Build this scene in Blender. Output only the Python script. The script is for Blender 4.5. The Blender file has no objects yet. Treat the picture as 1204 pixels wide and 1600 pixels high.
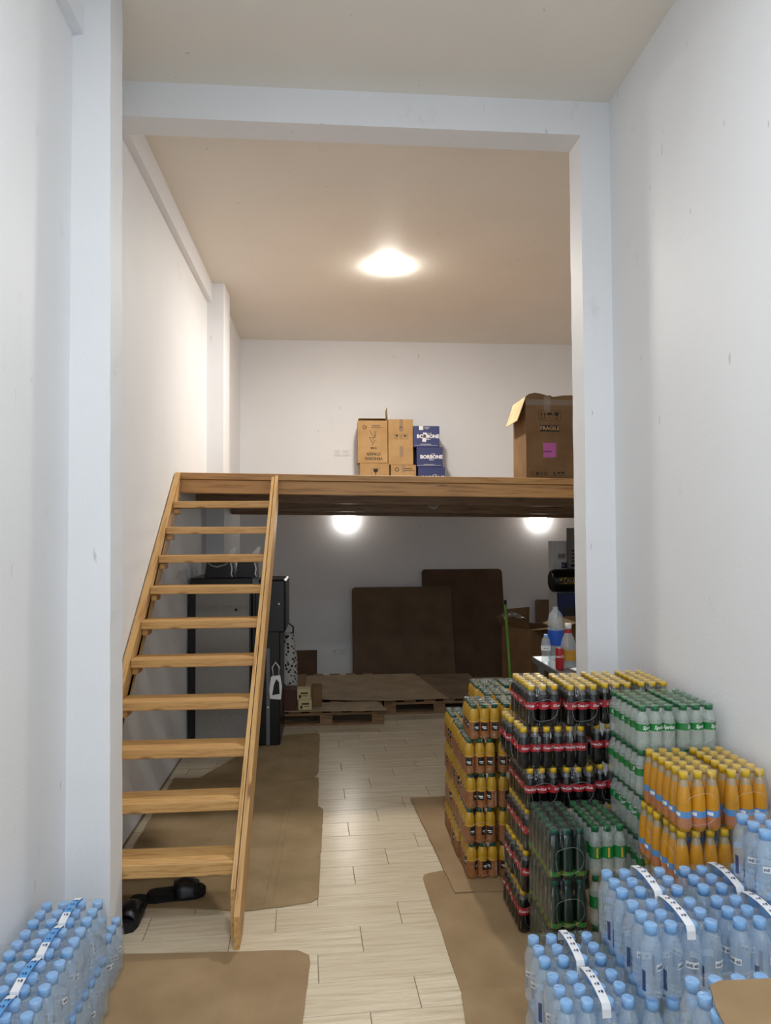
import bpy, bmesh, math, random
from mathutils import Matrix, Vector
random.seed(7)
PI = math.pi
S = bpy.context.scene
COL = S.collection

# ------------------------------------------------------------------ camera
CAM_H = 1.85
F_PX = 1110.0
yaw = math.atan(91 / F_PX); pitch = math.atan(36 / F_PX); roll = math.radians(.29)
fw = Vector((math.sin(yaw) * math.cos(pitch), math.cos(yaw) * math.cos(pitch), math.sin(pitch)))
rt = Vector((math.cos(yaw), -math.sin(yaw), 0)); up = rt.cross(fw)
rt2 = rt * math.cos(roll) - up * math.sin(roll); up2 = up * math.cos(roll) + rt * math.sin(roll)
cd = bpy.data.cameras.new('camera'); cam = bpy.data.objects.new('camera', cd); COL.objects.link(cam)
cd.sensor_fit = 'VERTICAL'; cd.sensor_height = 24.0; cd.lens = F_PX / 1600 * 24.0
cd.clip_start = .05; cd.clip_end = 60
M = Matrix((rt2, up2, -fw)).transposed().to_4x4(); M.translation = Vector((0, 0, CAM_H))
cam.matrix_world = M
S.camera = cam

# ------------------------------------------------------------------ world, lights, exposure
S.view_settings.view_transform = 'Standard'; S.view_settings.look = 'None'
S.view_settings.exposure = 0.0; S.view_settings.gamma = 1.0
S.view_settings.use_curve_mapping = False
S.cycles.transparent_max_bounces = 32
S.cycles.max_bounces = 10; S.cycles.diffuse_bounces = 5
S.cycles.sample_clamp_indirect = 6.0
W = bpy.data.worlds.new('world'); S.world = W; W.use_nodes = True
bg = W.node_tree.nodes['Background']; bg.inputs[0].default_value = (.78, .88, 1, 1); bg.inputs[1].default_value = .9


def area(name, loc, rot, size, power, color, size_y=None, disk=True):
    l = bpy.data.lights.new(name, 'AREA'); l.energy = power; l.color = color; l.size = size
    l.shape = 'DISK' if disk else 'RECTANGLE'
    if size_y: l.size_y = size_y
    o = bpy.data.objects.new(name, l); COL.objects.link(o); o.location = loc; o.rotation_euler = rot
    return o


area('front_ceiling_lamp', (.30, 1.35, 4.40), (0, 0, 0), .36, 40, (.95, .98, 1))
area('entrance_ceiling_lamp', (.3, -1.0, 4.40), (0, 0, 0), .36, 52, (.95, .98, 1))
area('entrance_daylight', (.25, -2.9, 1.7), (PI / 2, 0, 0), 2.8, 26, (.8, .9, 1), 3.2, False)


# ------------------------------------------------------------------ materials
def lin(h):
    h = h.lstrip('#'); c = [int(h[i:i + 2], 16) / 255 for i in (0, 2, 4)]
    return tuple(v / 12.92 if v <= .04045 else ((v + .055) / 1.055) ** 2.4 for v in c) + (1,)


class NT:
    def __init__(s, name):
        s.m = bpy.data.materials.new(name); s.m.use_nodes = True
        s.t = s.m.node_tree; s.t.nodes.clear()
        s.out = s.n('ShaderNodeOutputMaterial')

    def n(s, kind, inp=None, **kw):
        nd = s.t.nodes.new(kind)
        for k, v in kw.items(): setattr(nd, k, v)
        for k, v in (inp or {}).items():
            if isinstance(v, bpy.types.NodeSocket): s.t.links.new(v, nd.inputs[k])
            else: nd.inputs[k].default_value = v
        return nd

    def obj(s, scale=(1, 1, 1), rot=(0, 0, 0)):
        tc = s.n('ShaderNodeTexCoord')
        return s.n('ShaderNodeMapping', {0: tc.outputs['Object'], 'Scale': scale, 'Rotation': rot}).outputs[0]

    def noise(s, vec, scale, detail=3, rough=.5):
        return s.n('ShaderNodeTexNoise', {'Vector': vec, 'Scale': scale, 'Detail': detail, 'Roughness': rough}).outputs[0]

    def ramp(s, fac, stops):
        r = s.n('ShaderNodeValToRGB', {0: fac}); e = r.color_ramp.elements
        while len(e) < len(stops): e.new(.5)
        for k, (p, c) in enumerate(stops): e[k].position = p; e[k].color = c
        return r.outputs[0]

    def mix(s, fac, a, b, mode='MIX'):
        m = s.n('ShaderNodeMix', data_type='RGBA', blend_type=mode)
        for k, v in ((0, fac), (6, a), (7, b)):
            if isinstance(v, bpy.types.NodeSocket): s.t.links.new(v, m.inputs[k])
            else: m.inputs[k].default_value = v
        return m.outputs[2]

    def bump(s, h, strength=.2, dist=.002):
        return s.n('ShaderNodeBump', {'Height': h, 'Strength': strength, 'Distance': dist}).outputs[0]

    def pbr(s, color, rough=.5, metal=0, normal=None, spec=.5, emit=None, es=0):
        b = s.n('ShaderNodeBsdfPrincipled', {'Base Color': color, 'Roughness': rough, 'Metallic': metal, 'Specular IOR Level': spec})
        if normal: s.t.links.new(normal, b.inputs['Normal'])
        if emit: b.inputs['Emission Color'].default_value = emit; b.inputs['Emission Strength'].default_value = es
        return b.outputs[0]

    def done(s, sh):
        s.t.links.new(sh, s.out.inputs[0]); return s.m


def plain(name, hexc, rough=.5, metal=0, var=.06, scale=25, spec=.5, bump=.0):
    t = NT(name); v = t.obj(); f = t.noise(v, scale)
    c = lin(hexc); d = tuple(x * (1 - 2 * var) for x in c[:3]) + (1,)
    col = t.ramp(f, [(.3, d), (.7, c)])
    nrm = t.bump(f, bump) if bump else None
    return t.done(t.pbr(col, rough, metal, nrm, spec))


def wall_mat(name, hexc):
    t = NT(name); v = t.obj()
    base = t.ramp(t.noise(v, 1.3, 4), [(.3, lin(hexc)), (.75, tuple(x * .95 for x in lin(hexc)[:3]) + (1,))])
    sm = t.ramp(t.noise(t.obj((1, 1, .45)), 5.5, 6, .62), [(.66, (0, 0, 0, 1)), (.80, (1, 1, 1, 1))])
    sm2 = t.ramp(t.noise(t.obj((9, 9, 2.2)), 2.2, 3, .5), [(.73, (0, 0, 0, 1)), (.76, (1, 1, 1, 1))])
    a = t.mix(.22, (0, 0, 0, 1), sm); b = t.mix(.5, (0, 0, 0, 1), sm2)
    col = t.mix(a, base, lin('#8f9092')); col = t.mix(b, col, lin('#a5a5a3'))
    nrm = t.bump(t.noise(v, 60, 4), .25, .003)
    return t.done(t.pbr(col, .6, 0, nrm, .3))


def wood_mat(name, light, dark, axis_scale, rot=None, rough=.5):
    t = NT(name)
    def ob(sc):
        if not rot: return t.obj(sc)
        mp = t.n('ShaderNodeMapping', {0: t.n('ShaderNodeTexCoord').outputs['Object'], 'Scale': tuple(1 / q for q in sc), 'Rotation': rot}, vector_type='TEXTURE')
        return mp.outputs[0]
    v = ob(axis_scale)
    w = t.noise(v, 3.0, 5, .6)
    oi = t.n('ShaderNodeObjectInfo').outputs['Random']
    c = t.ramp(w, [(.32, lin(dark)), (.5, lin(light)), (.72, tuple(min(1, x * 1.12) for x in lin(light)[:3]) + (1,))])
    c = t.mix(t.n('ShaderNodeMath', {0: oi, 1: .3}, operation='MULTIPLY').outputs[0], c, lin(dark))
    vo = t.n('ShaderNodeTexVoronoi', {'Vector': ob(tuple(math.sqrt(a) for a in axis_scale)), 'Scale': 1.6, 'Randomness': 1})
    kn = t.ramp(vo.outputs['Distance'], [(.05, (1, 1, 1, 1)), (.10, (0, 0, 0, 1))])
    c = t.mix(t.mix(.75, (0, 0, 0, 1), kn), c, lin('#5a3318'))
    return t.done(t.pbr(c, rough, 0, t.bump(w, .15, .001)))


def card_mat(name, light, dark, rib=True):
    t = NT(name); v = t.obj()
    n = t.noise(v, 4, 4); n2 = t.noise(t.obj((60, 2, 2)), 3, 2)
    c = t.ramp(n, [(.3, lin(dark)), (.7, lin(light))])
    c = t.mix(.12, c, t.ramp(n2, [(.3, lin(dark)), (.7, lin(light))]))
    st = t.ramp(t.noise(v, 14, 3), [(.70, (0, 0, 0, 1)), (.78, (1, 1, 1, 1))])
    c = t.mix(t.mix(.18, (0, 0, 0, 1), st), c, lin('#5e4a33'))
    return t.done(t.pbr(c, .8, 0, t.bump(n2, .12, .001), .2))


def thin_mat(name, tint, body, fac, rough=.1, bumps=0, scale=30, shine=.9):
    """thin clear plastic: mostly passes light, partly reflects it"""
    t = NT(name)
    nrm = t.bump(t.noise(t.obj(), scale, 3), bumps, .004) if bumps else None
    tr = t.n('ShaderNodeBsdfTransparent', {0: tint})
    p = t.pbr(body, rough, 0, nrm, .6)
    m = t.n('ShaderNodeMixShader', {0: fac, 1: tr.outputs[0], 2: p})
    fr = t.n('ShaderNodeLayerWeight', {0: .5}); g = t.n('ShaderNodeBsdfGlossy', {0: (1, 1, 1, 1), 'Roughness': rough})
    if nrm: t.t.links.new(nrm, fr.inputs['Normal']); t.t.links.new(nrm, g.inputs['Normal'])
    pw = t.n('ShaderNodeMath', {0: fr.outputs['Facing'], 1: 4.5}, operation='POWER')
    ff = t.n('ShaderNodeMath', {0: pw.outputs[0], 1: .45 * shine, 2: .045 * shine}, operation='MULTIPLY_ADD', use_clamp=True)
    m2 = t.n('ShaderNodeMixShader', {0: ff.outputs[0], 1: m.outputs[0], 2: g.outputs[0]})
    return t.done(m2.outputs[0])


def film_mat(name, fac=.10, fres=.26, rough=.13):
    t = NT(name)
    nz = t.noise(t.obj((1, 1, .3)), 38, 4, .6)
    nrm = t.bump(nz, 1.0, .016)
    tr = t.n('ShaderNodeBsdfTransparent', {0: (.97, .98, .98, 1)})
    g = t.n('ShaderNodeBsdfGlossy', {0: (1, 1, 1, 1), 'Roughness': rough, 'Normal': nrm})
    d = t.n('ShaderNodeBsdfDiffuse', {0: (.8, .82, .82, 1)})
    gd = t.n('ShaderNodeMixShader', {0: .06, 1: g.outputs[0], 2: d.outputs[0]})
    lw = t.n('ShaderNodeMath', {0: t.n('ShaderNodeLayerWeight', {0: .5, 'Normal': nrm}).outputs['Facing'], 1: 3.5}, operation='POWER')
    st = t.ramp(t.noise(t.obj((1, 1, .16)), 55, 2, .5), [(.60, (0, 0, 0, 1)), (.66, (1, 1, 1, 1)), (.69, (0, 0, 0, 1))])
    f = t.n('ShaderNodeMath', {0: lw.outputs[0], 1: fres, 2: fac}, operation='MULTIPLY_ADD', use_clamp=True)
    f2 = t.n('ShaderNodeMath', {0: st, 1: .30, 2: f.outputs[0]}, operation='MULTIPLY_ADD', use_clamp=True)
    m = t.n('ShaderNodeMixShader', {0: f2.outputs[0], 1: tr.outputs[0], 2: gd.outputs[0]})
    return t.done(m.outputs[0])


def emit_mat(name, c, s):
    t = NT(name); e = t.n('ShaderNodeEmission', {0: c, 1: s}); return t.done(e.outputs[0])


def tile_mat():
    t = NT('wood_look_tile')
    oi = t.n('ShaderNodeObjectInfo').outputs['Random']
    off = t.n('ShaderNodeCombineXYZ', {0: oi, 1: oi, 2: oi})
    tc = t.n('ShaderNodeTexCoord')
    add = t.n('ShaderNodeVectorMath', {0: tc.outputs['Object'], 1: t.n('ShaderNodeVectorMath', {0: off.outputs[0], 1: (37, 19, 7)}, operation='MULTIPLY').outputs[0]}, operation='ADD')
    mp = t.n('ShaderNodeMapping', {0: add.outputs[0], 'Scale': (1.6, 26, 1)})
    w = t.noise(mp.outputs[0], 2.2, 5, .6)
    c = t.ramp(w, [(.25, lin('#b8a78a')), (.5, lin('#d6c8ae')), (.75, lin('#e2d7c1'))])
    c = t.mix(t.n('ShaderNodeMath', {0: oi, 1: .35}, operation='MULTIPLY').outputs[0], c, lin('#bfae90'))
    rip = t.noise(t.n('ShaderNodeMapping', {0: add.outputs[0], 'Scale': (6, 22, 1)}).outputs[0], 3, 3)
    return t.done(t.pbr(c, .24, 0, t.bump(rip, .22, .004), .5))


WALL = wall_mat('white_plaster', '#e9ebee')
CEIL = wall_mat('ceiling_plaster', '#e9e5dc')
GROUT = plain('grout', '#8d7b60', .8)
TILE = tile_mat()
PINE_X = wood_mat('pine_across', '#cba166', '#a06e36', (1.2, 26, 26))
PINE_S = wood_mat('pine_slope', '#cfa66c', '#a67840', (22, 1.2, 22), (math.radians(41), 0, 0))
DECKW = wood_mat('deck_board', '#957452', '#5f462e', (1.2, 24, 24), rough=.42)
BEAMW = wood_mat('pine_beam', '#bf9159', '#94683a', (.9, 18, 18))
PALW = wood_mat('pallet_wood', '#86694a', '#57422d', (2, 20, 20), rough=.8)
CARD = card_mat('cardboard', '#9f8767', '#8a7253')
CARD_T2 = card_mat('cardboard_brown_board', '#6d5b49', '#5c4c3c')
CARD_T = card_mat('cardboard_dark', '#5e4b3c', '#4f3e31')
CARD_B = card_mat('carton_tan', '#bf9d70', '#a98659')
CARD_D = card_mat('carton_brown', '#7f6346', '#6a5036')
CARD_G = card_mat('cardboard_old', '#84705a', '#6c5946')
CARD_F = card_mat('cardboard_floor', '#a08a6b', '#85714f')
CARD_P = card_mat('cardboard_dusty', '#a8977c', '#8d7c63')
CARD_IN = card_mat('cardboard_pale', '#cbb48e', '#b09870')
INK = plain('black_ink', '#1d1712', .7)
INKW = plain('white_ink', '#e9e9ee', .6)
TAPE = thin_mat('clear_tape', (.97, .93, .88, 1), (.5, .42, .34, 1), .22, .15, .2)
BLUEBOX = plain('blue_carton', '#343d6e', .55)
BLACK = plain('black_plastic', '#0d0e12', .35, var=.1)
BLACKM = plain('black_matt', '#0a0a0c', .75, var=.1)
GREYP = plain('grey_panel', '#8d8a86', .45)
GREYD = plain('grey_strip', '#6a6c70', .4)
WHITE = plain('white_plastic', '#e8e8e6', .4)
STEEL = plain('steel', '#9fa6a8', .28, .85)
PINK = plain('pink_sticker', '#b2589a', .5)
PINKD = plain('pink_print', '#7c2f66', .5)
GREEN_H = plain('green_handle', '#5f9a2c', .4)
NAVY = plain('navy_metal', '#1d2d63', .4)
GLASSD = plain('dark_glass', '#2c3136', .12)
YEL = plain('yellow_print', '#d3b52e', .5)
REDBROWN = plain('red_brown_carton', '#4d2a1e', .7)
CREAM = plain('cream_carton', '#cbb98c', .7)
PAPER = plain('white_paper', '#e4e6e8', .7)
GREYCART = plain('grey_carton', '#8b8884', .7)
SILVER = plain('silver_film', '#c9c9c8', .22, .75, bump=.4)
LAMP = emit_mat('ceiling_lamp_glow', (1, .94, .85, 1), 640)
LAMP2 = emit_mat('wall_lamp_glow', (1, .95, .88, 1), 40)
FILM = film_mat('shrink_film', .018)
FILMTOP = film_mat('shrink_film_top', .05, .55, .16)
FILMEDGE = thin_mat('film_edge', (.9, .92, .92, 1), (.85, .88, .88, 1), .30, .15)
BUMPFOAM = plain('black_foam', '#0b0b0d', .85)


def pattern_mat():
    t = NT('patterned_fabric')
    vo = t.n('ShaderNodeTexVoronoi', {'Vector': t.obj(), 'Scale': 30})
    c = t.ramp(vo.outputs['Distance'], [(.36, lin('#16161a')), (.42, lin('#b9b6b2'))])
    return t.done(t.pbr(c, .8))


PATTERN = pattern_mat()


# ------------------------------------------------------------------ mesh helpers
class MB:
    """collects shapes into ONE mesh; every face carries the index of its material"""
    def __init__(s): s.v = []; s.f = []; s.i = []; s.sm = []

    def add(s, vs, fs, m=0, smooth=False):
        o = len(s.v); s.v += [tuple(p) for p in vs]
        s.f += [tuple(o + k for k in f) for f in fs]; s.i += [m] * len(fs); s.sm += [smooth] * len(fs)
        return s

    def box(s, x0, x1, y0, y1, z0, z1, m=0, c=0.0):
        if c <= 0:
            vs = [(x, y, z) for z in (z0, z1) for y in (y0, y1) for x in (x0, x1)]
            return s.add(vs, [(0, 2, 3, 1), (4, 5, 7, 6), (0, 1, 5, 4), (2, 6, 7, 3), (0, 4, 6, 2), (1, 3, 7, 5)], m)
        b = bmesh.new()
        bmesh.ops.create_cube(b, size=1, matrix=Matrix.Translation(((x0 + x1) / 2, (y0 + y1) / 2, (z0 + z1) / 2)) @ Matrix.Diagonal((x1 - x0, y1 - y0, z1 - z0, 1)))
        bmesh.ops.bevel(b, geom=b.edges[:], offset=c, segments=1, affect='EDGES')
        b.verts.index_update()
        s.add([v.co[:] for v in b.verts], [[v.index for v in f.verts] for f in b.faces], m); b.free(); return s

    def lathe(s, prof, n=14, m=0, c=(0, 0, 0), mfun=None, cap=True):
        """prof: (r, z) from the bottom up"""
        vs = []; fs = []; ms = []
        for r, z in prof:
            for k in range(n):
                a = 2 * PI * k / n; vs.append((c[0] + r * math.cos(a), c[1] + r * math.sin(a), c[2] + z))
        for j in range(len(prof) - 1):
            for k in range(n):
                fs.append((j * n + k, j * n + (k + 1) % n, (j + 1) * n + (k + 1) % n, (j + 1) * n + k))
                ms.append(mfun(.5 * (prof[j][1] + prof[j + 1][1])) if mfun else m)
        if cap:
            fs.append(tuple(range(n))[::-1]); ms.append(ms[0]); fs.append(tuple((len(prof) - 1) * n + k for k in range(n))); ms.append(ms[-2])
        o = len(s.v); s.v += vs; s.f += [tuple(o + k for k in f) for f in fs]; s.i += ms; s.sm += [len(f) == 4 for f in fs]
        return s

    def tube(s, pts, r, n=8, m=0, closed=False):
        vs = []; fs = []; P = [Vector(p) for p in pts]; L = len(P)
        for k, p in enumerate(P):
            a = P[(k - 1) % L] if (closed or k) else p; b = P[(k + 1) % L] if (closed or k < L - 1) else p
            d = (b - a).normalized(); u = d.cross(Vector((0, 0, 1)))
            if u.length < 1e-3: u = d.cross(Vector((1, 0, 0)))
            u.normalize(); w = d.cross(u); rr = r[k] if isinstance(r, (list, tuple)) else r
            for q in range(n):
                t = 2 * PI * q / n; vs.append(p + u * rr * math.cos(t) + w * rr * math.sin(t))
        for k in range(L if closed else L - 1):
            for q in range(n):
                k2 = (k + 1) % L
                fs.append((k * n + q, k * n + (q + 1) % n, k2 * n + (q + 1) % n, k2 * n + q))
        if not closed: fs += [tuple(range(n))[::-1], tuple((L - 1) * n + q for q in range(n))]
        return s.add(vs, fs, m, True)

    def prism(s, poly, z0, z1, m=0):
        """poly in XY, counter-clockwise"""
        n = len(poly); vs = [(x, y, z0) for x, y in poly] + [(x, y, z1) for x, y in poly]
        fs = [tuple(range(n))[::-1], tuple(range(n, 2 * n))] + [(k, (k + 1) % n, n + (k + 1) % n, n + k) for k in range(n)]
        return s.add(vs, fs, m)

    def prism_x(s, poly, x0, x1, m=0):
        """poly in YZ"""
        n = len(poly); vs = [(x0, y, z) for y, z in poly] + [(x1, y, z) for y, z in poly]
        fs = [tuple(range(n))[::-1], tuple(range(n, 2 * n))] + [(k, (k + 1) % n, n + (k + 1) % n, n + k) for k in range(n)]
        return s.add(vs, fs, m)

    def mesh(s, name, mats):
        me = bpy.data.meshes.new(name); me.from_pydata(s.v, [], s.f)
        for m in (mats if isinstance(mats, (list, tuple)) else [mats]): me.materials.append(m)
        me.polygons.foreach_set('material_index', s.i); me.polygons.foreach_set('use_smooth', s.sm); me.update()
        b = bmesh.new(); b.from_mesh(me); bmesh.ops.recalc_face_normals(b, faces=b.faces[:]); b.to_mesh(me); b.free()
        return me


def link(name, data, parent=None, loc=(0, 0, 0), rot=(0, 0, 0)):
    o = bpy.data.objects.new(name, data); COL.objects.link(o); o.location = loc; o.rotation_euler = rot
    if parent: o.parent = parent
    return o


def part(name, mb, mats, parent, loc=(0, 0, 0), rot=(0, 0, 0), label=None):
    o = link(name, mb.mesh(name, mats), parent, loc, rot)
    if label: o['label'] = label
    if name in ('printing', 'lettering'): o['kind'] = 'stuff'
    return o


def tag(o, label, cat, group=None):
    o['label'] = label; o['category'] = cat
    if group: o['group'] = group
    return o


def thing(name, label, cat, loc=(0, 0, 0), rz=0, group=None):
    return tag(link(name, None, None, loc, (0, 0, rz)), label, cat, group)


def struct(name, mb, mats, parent=None):
    o = link(name, mb.mesh(name, mats), parent); o['kind'] = 'structure'; return o


DG = None
_tx = {}


def text2d(s, size, shear=0, bold=0):
    """letters as flat faces: (verts 2D centred, faces)"""
    k = (s, size, shear, bold)
    if k in _tx: return _tx[k]
    c = bpy.data.curves.new('letters', 'FONT'); c.body = s; c.size = size; c.shear = shear; c.offset = bold
    c.resolution_u = 2; c.align_x = 'CENTER'; c.align_y = 'CENTER'
    o = bpy.data.objects.new('letters', c); COL.objects.link(o)
    dg = bpy.context.evaluated_depsgraph_get(); me = bpy.data.meshes.new_from_object(o.evaluated_get(dg))
    vs = [(v.co.x, v.co.y) for v in me.vertices]; fs = [tuple(p.vertices) for p in me.polygons]
    bpy.data.objects.remove(o); bpy.data.curves.remove(c); bpy.data.meshes.remove(me)
    _tx[k] = (vs, fs); return vs, fs


class Print(MB):
    """flat print on a face: u to the right, v up, drawn in the XZ plane and facing -Y"""
    def flat(s, vs, fs, u, v, m=0, rot=0, y=0):
        c, n = math.cos(rot), math.sin(rot)
        return s.add([(u + a * c - b * n, y, v + a * n + b * c) for a, b in vs], fs, m)

    def text(s, t, size, u, v, m=0, rot=0, shear=0, bold=0, y=0):
        return s.flat(*text2d(t, size, shear, bold), u, v, m, rot, y)

    def rect(s, u, v, w, h, m=0, rot=0, y=0):
        return s.flat([(-w / 2, -h / 2), (w / 2, -h / 2), (w / 2, h / 2), (-w / 2, h / 2)], [(0, 1, 2, 3)], u, v, m, rot, y)

    def frame(s, u, v, w, h, t=.003, m=0):
        s.rect(u, v + h / 2, w, t, m); s.rect(u, v - h / 2, w, t, m); s.rect(u - w / 2, v, t, h, m); return s.rect(u + w / 2, v, t, h, m)

    def glass(s, u, v, k, m=0, rot=0):
        s.flat([(-.35 * k, .5 * k), (.35 * k, .5 * k), (.3 * k, .1 * k), (0, -.08 * k), (-.3 * k, .1 * k)], [(0, 4, 3, 2, 1)], u, v, m, rot)
        s.flat([(-.04 * k, -.5 * k), (.04 * k, -.5 * k), (.04 * k, 0), (-.04 * k, 0)], [(0, 1, 2, 3)], u, v, m, rot)
        return s.flat([(-.22 * k, -.5 * k), (.22 * k, -.5 * k), (.22 * k, -.42 * k), (-.22 * k, -.42 * k)], [(0, 1, 2, 3)], u, v, m, rot)

    def umbrella(s, u, v, k, m=0, rot=0):
        p = [(.5 * k * math.cos(PI * i / 8), .05 * k + .4 * k * math.sin(PI * i / 8)) for i in range(9)]
        s.flat(p, [tuple(range(9))], u, v, m, rot)
        return s.flat([(-.03 * k, -.5 * k), (.03 * k, -.5 * k), (.03 * k, .1 * k), (-.03 * k, .1 * k)], [(0, 1, 2, 3)], u, v, m, rot)

    def arrows(s, u, v, k, m=0):
        for d in (-.25, .25):
            s.rect(u + d * k, v - .05 * k, .1 * k, .6 * k, m)
            s.flat([(-.18 * k, 0), (.18 * k, 0), (0, .3 * k)], [(0, 1, 2)], u + d * k, v + .2 * k, m)
        return s.rect(u, v - .45 * k, .9 * k, .08 * k, m)

    def ring(s, u, v, k, m=0, a0=0, a1=2 * PI):
        n = 10
        for i in range(n):
            a, b = a0 + (a1 - a0) * i / n, a0 + (a1 - a0) * (i + 1) / n
            s.flat([(r * math.cos(t), r * math.sin(t)) for r, t in ((.5 * k, a), (.5 * k, b), (.34 * k, b), (.34 * k, a))], [(0, 3, 2, 1)], u, v, m)
        return s


# ------------------------------------------------------------------ the room
ZC = 4.45; YB = 9.45; XR = 1.70; XRB = 3.7
fl = struct('floor', MB().box(-1.4, XRB, -3, YB, -.15, -.003), GROUT)
struct('ceiling', MB().box(-1.6, XRB + .2, -3.2, YB + .2, ZC, ZC + .15), CEIL)
struct('wall_left', MB().box(-1.42, -1.15, -3, 3.27, 0, ZC), WALL)
struct('wall_left_rear', MB().box(-1.42, -1.225, 3.46, 7.34, 0, ZC), WALL)
struct('wall_left_far', MB().box(-1.42, -1.14, 7.74, YB, 0, ZC), WALL)
struct('wall_back', MB().box(-1.42, XRB + .2, YB, YB + .2, 0, ZC), WALL)
struct('wall_right', MB().box(XR, XR + .2, -3, 4.08, 0, ZC), WALL)
struct('wall_right_rear', MB().box(XRB, XRB + .2, 4.28, YB, 0, ZC), WALL)
struct('wall_partition', MB().box(XR, XRB + .2, 4.08, 4.28, 0, ZC), WALL)
struct('wall_front', MB().box(-1.42, XR + .2, -3.2, -3, 3.3, ZC), WALL)


def rough_pillar(name, x0, x1, y0, y1, z0, z1, chips):
    """a plastered pillar with slightly uneven arrises"""
    m = MB(); n = 44; vs = []; fs = []
    for k in range(n + 1):
        z = z0 + (z1 - z0) * k / n
        j = (lambda a: random.uniform(-a, a))
        e = .0016
        dx = chips(z)
        vs += [(x0, y0, z), (x1 + dx + j(e), y0 + j(e), z), (x1 + dx + j(e), y1 + j(e), z), (x0, y1, z)]
    for k in range(n):
        for q in range(4):
            fs.append((k * 4 + q, k * 4 + (q + 1) % 4, k * 4 + 4 + (q + 1) % 4, k * 4 + 4 + q))
    fs += [(3, 2, 1, 0), tuple(n * 4 + q for q in range(4))]
    m.add(vs, fs); return struct(name, m, WALL)


rough_pillar('pillar_left', -1.42, -.970, 3.27, 3.46, 0, ZC, lambda z: .015 * (1 - z / 2.2))
m = MB(); vs = []; fs = []; n = 44
for k in range(n + 1):
    z = ZC * k / n; j = lambda a=.0012: random.uniform(-a, a)
    vs += [(1.52 + j(), 4.08 + j(.002), z), (XR + .05, 4.08, z), (XR + .05, 4.28, z), (1.52 + j(), 4.28 + j(.002), z)]
for k in range(n):
    for q in range(4): fs.append((k * 4 + q, k * 4 + (q + 1) % 4, k * 4 + 4 + (q + 1) % 4, k * 4 + 4 + q))
fs += [(3, 2, 1, 0), tuple(n * 4 + q for q in range(4))]
m.add(vs, fs); struct('pillar_right', m, WALL)
struct('pillar_rear', MB().box(-1.42, -1.048, 7.34, 7.74, 0, ZC, c=.006), WALL)
struct('beam_front', MB().box(-1.225, 1.52, 4.08, 4.27, 4.245, ZC), WALL)
struct('beam_left', MB().box(-1.16, -1.10, -3, 3.27, 4.14, ZC), WALL)
struct('beam_left_rear', MB().box(-1.23, -1.175, 3.46, 7.34, 4.255, ZC), WALL)


# floor tiles: rows of 20 x 60 cm, each row shifted by a third, laid slightly askew
def clip(poly, ax, lim, keep_less):
    out = []
    for k in range(len(poly)):
        a, b = poly[k], poly[(k + 1) % len(poly)]
        ia = (a[ax] <= lim) == keep_less; ib = (b[ax] <= lim) == keep_less
        if ia: out.append(a)
        if ia != ib:
            t = (lim - a[ax]) / (b[ax] - a[ax]); out.append((a[0] + t * (b[0] - a[0]), a[1] + t * (b[1] - a[1])))
    return out


TW, TL, GAP = .2035, .600, .0035
SK = math.radians(1.9)
tile_me = MB().box(-TL / 2 + GAP / 2, TL / 2 - GAP / 2, -TW / 2 + GAP / 2, TW / 2 - GAP / 2, -.012, 0, c=.0012).mesh('tile', TILE)
n_t = 0
for k in range(-5, 34):
    yc = 2.708 + TW * k; xj = .165 + .196 * k
    for q in range(-40, 40):
        xc = xj + TL * (q + .5)
        cx, cy = xc * math.cos(SK), yc + xc * math.sin(SK)
        xmax = 1.72 if cy < 4.2 else 2.35
        if cx < -1.6 or cx > xmax + .3 or cy < 1.62 or cy > YB + .1: continue
        hw, hl = TW / 2 - GAP / 2, TL / 2 - GAP / 2
        pts = [(cx + a * math.cos(SK) - b * math.sin(SK), cy + a * math.sin(SK) + b * math.cos(SK)) for a, b in ((-hl, -hw), (hl, -hw), (hl, hw), (-hl, hw))]
        p2 = clip(clip(clip(pts, 0, -1.208, False), 0, xmax, True), 1, YB - .002, True)
        if len(p2) < 3 or (max(p[0] for p in p2) - min(p[0] for p in p2)) < .015: continue
        if p2 == pts: link('tile', tile_me, fl, (cx, cy, 0), (0, 0, SK))
        else:
            mb = MB().prism([(x - cx, y - cy) for x, y in p2], -.012, 0); link('tile', mb.mesh('tile', TILE), fl, (cx, cy, 0))
        n_t += 1


# wall sockets
def socket(x, z, label, slots=1, y=YB):
    t = thing('wall_socket', label, 'socket', (x, y, z))
    part('frame', MB().box(-.045 * slots - .003, .045 * slots + .003, -.010, 0, -.045, .045, c=.003), WHITE, t)
    for k in range(slots):
        cx = (k - (slots - 1) / 2) * .09
        p = part('insert', MB().box(cx - .032, cx + .032, -.014, -.009, -.032, .032, c=.003), PAPER, t)
        part('pin_hole', MB().lathe([(.005, 0), (.005, .002)], 8), INK, p, (cx, -.0145, .008), (PI / 2, 0, 0))
    return t


socket(.142, 2.95, 'square white wall socket above the loft, farther from the boxes')
socket(.256, 2.95, 'square white wall socket above the loft, beside the boxes')
socket(.142, .32, 'long white double socket low on the back wall under the loft', 2)


# ------------------------------------------------------------------ lamps
def dome(r, h, n=20):
    return MB().lathe([(r * math.cos(a), -h * math.sin(a)) for a in [0, .35, .7, 1.05, 1.35, 1.5]], n)


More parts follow.
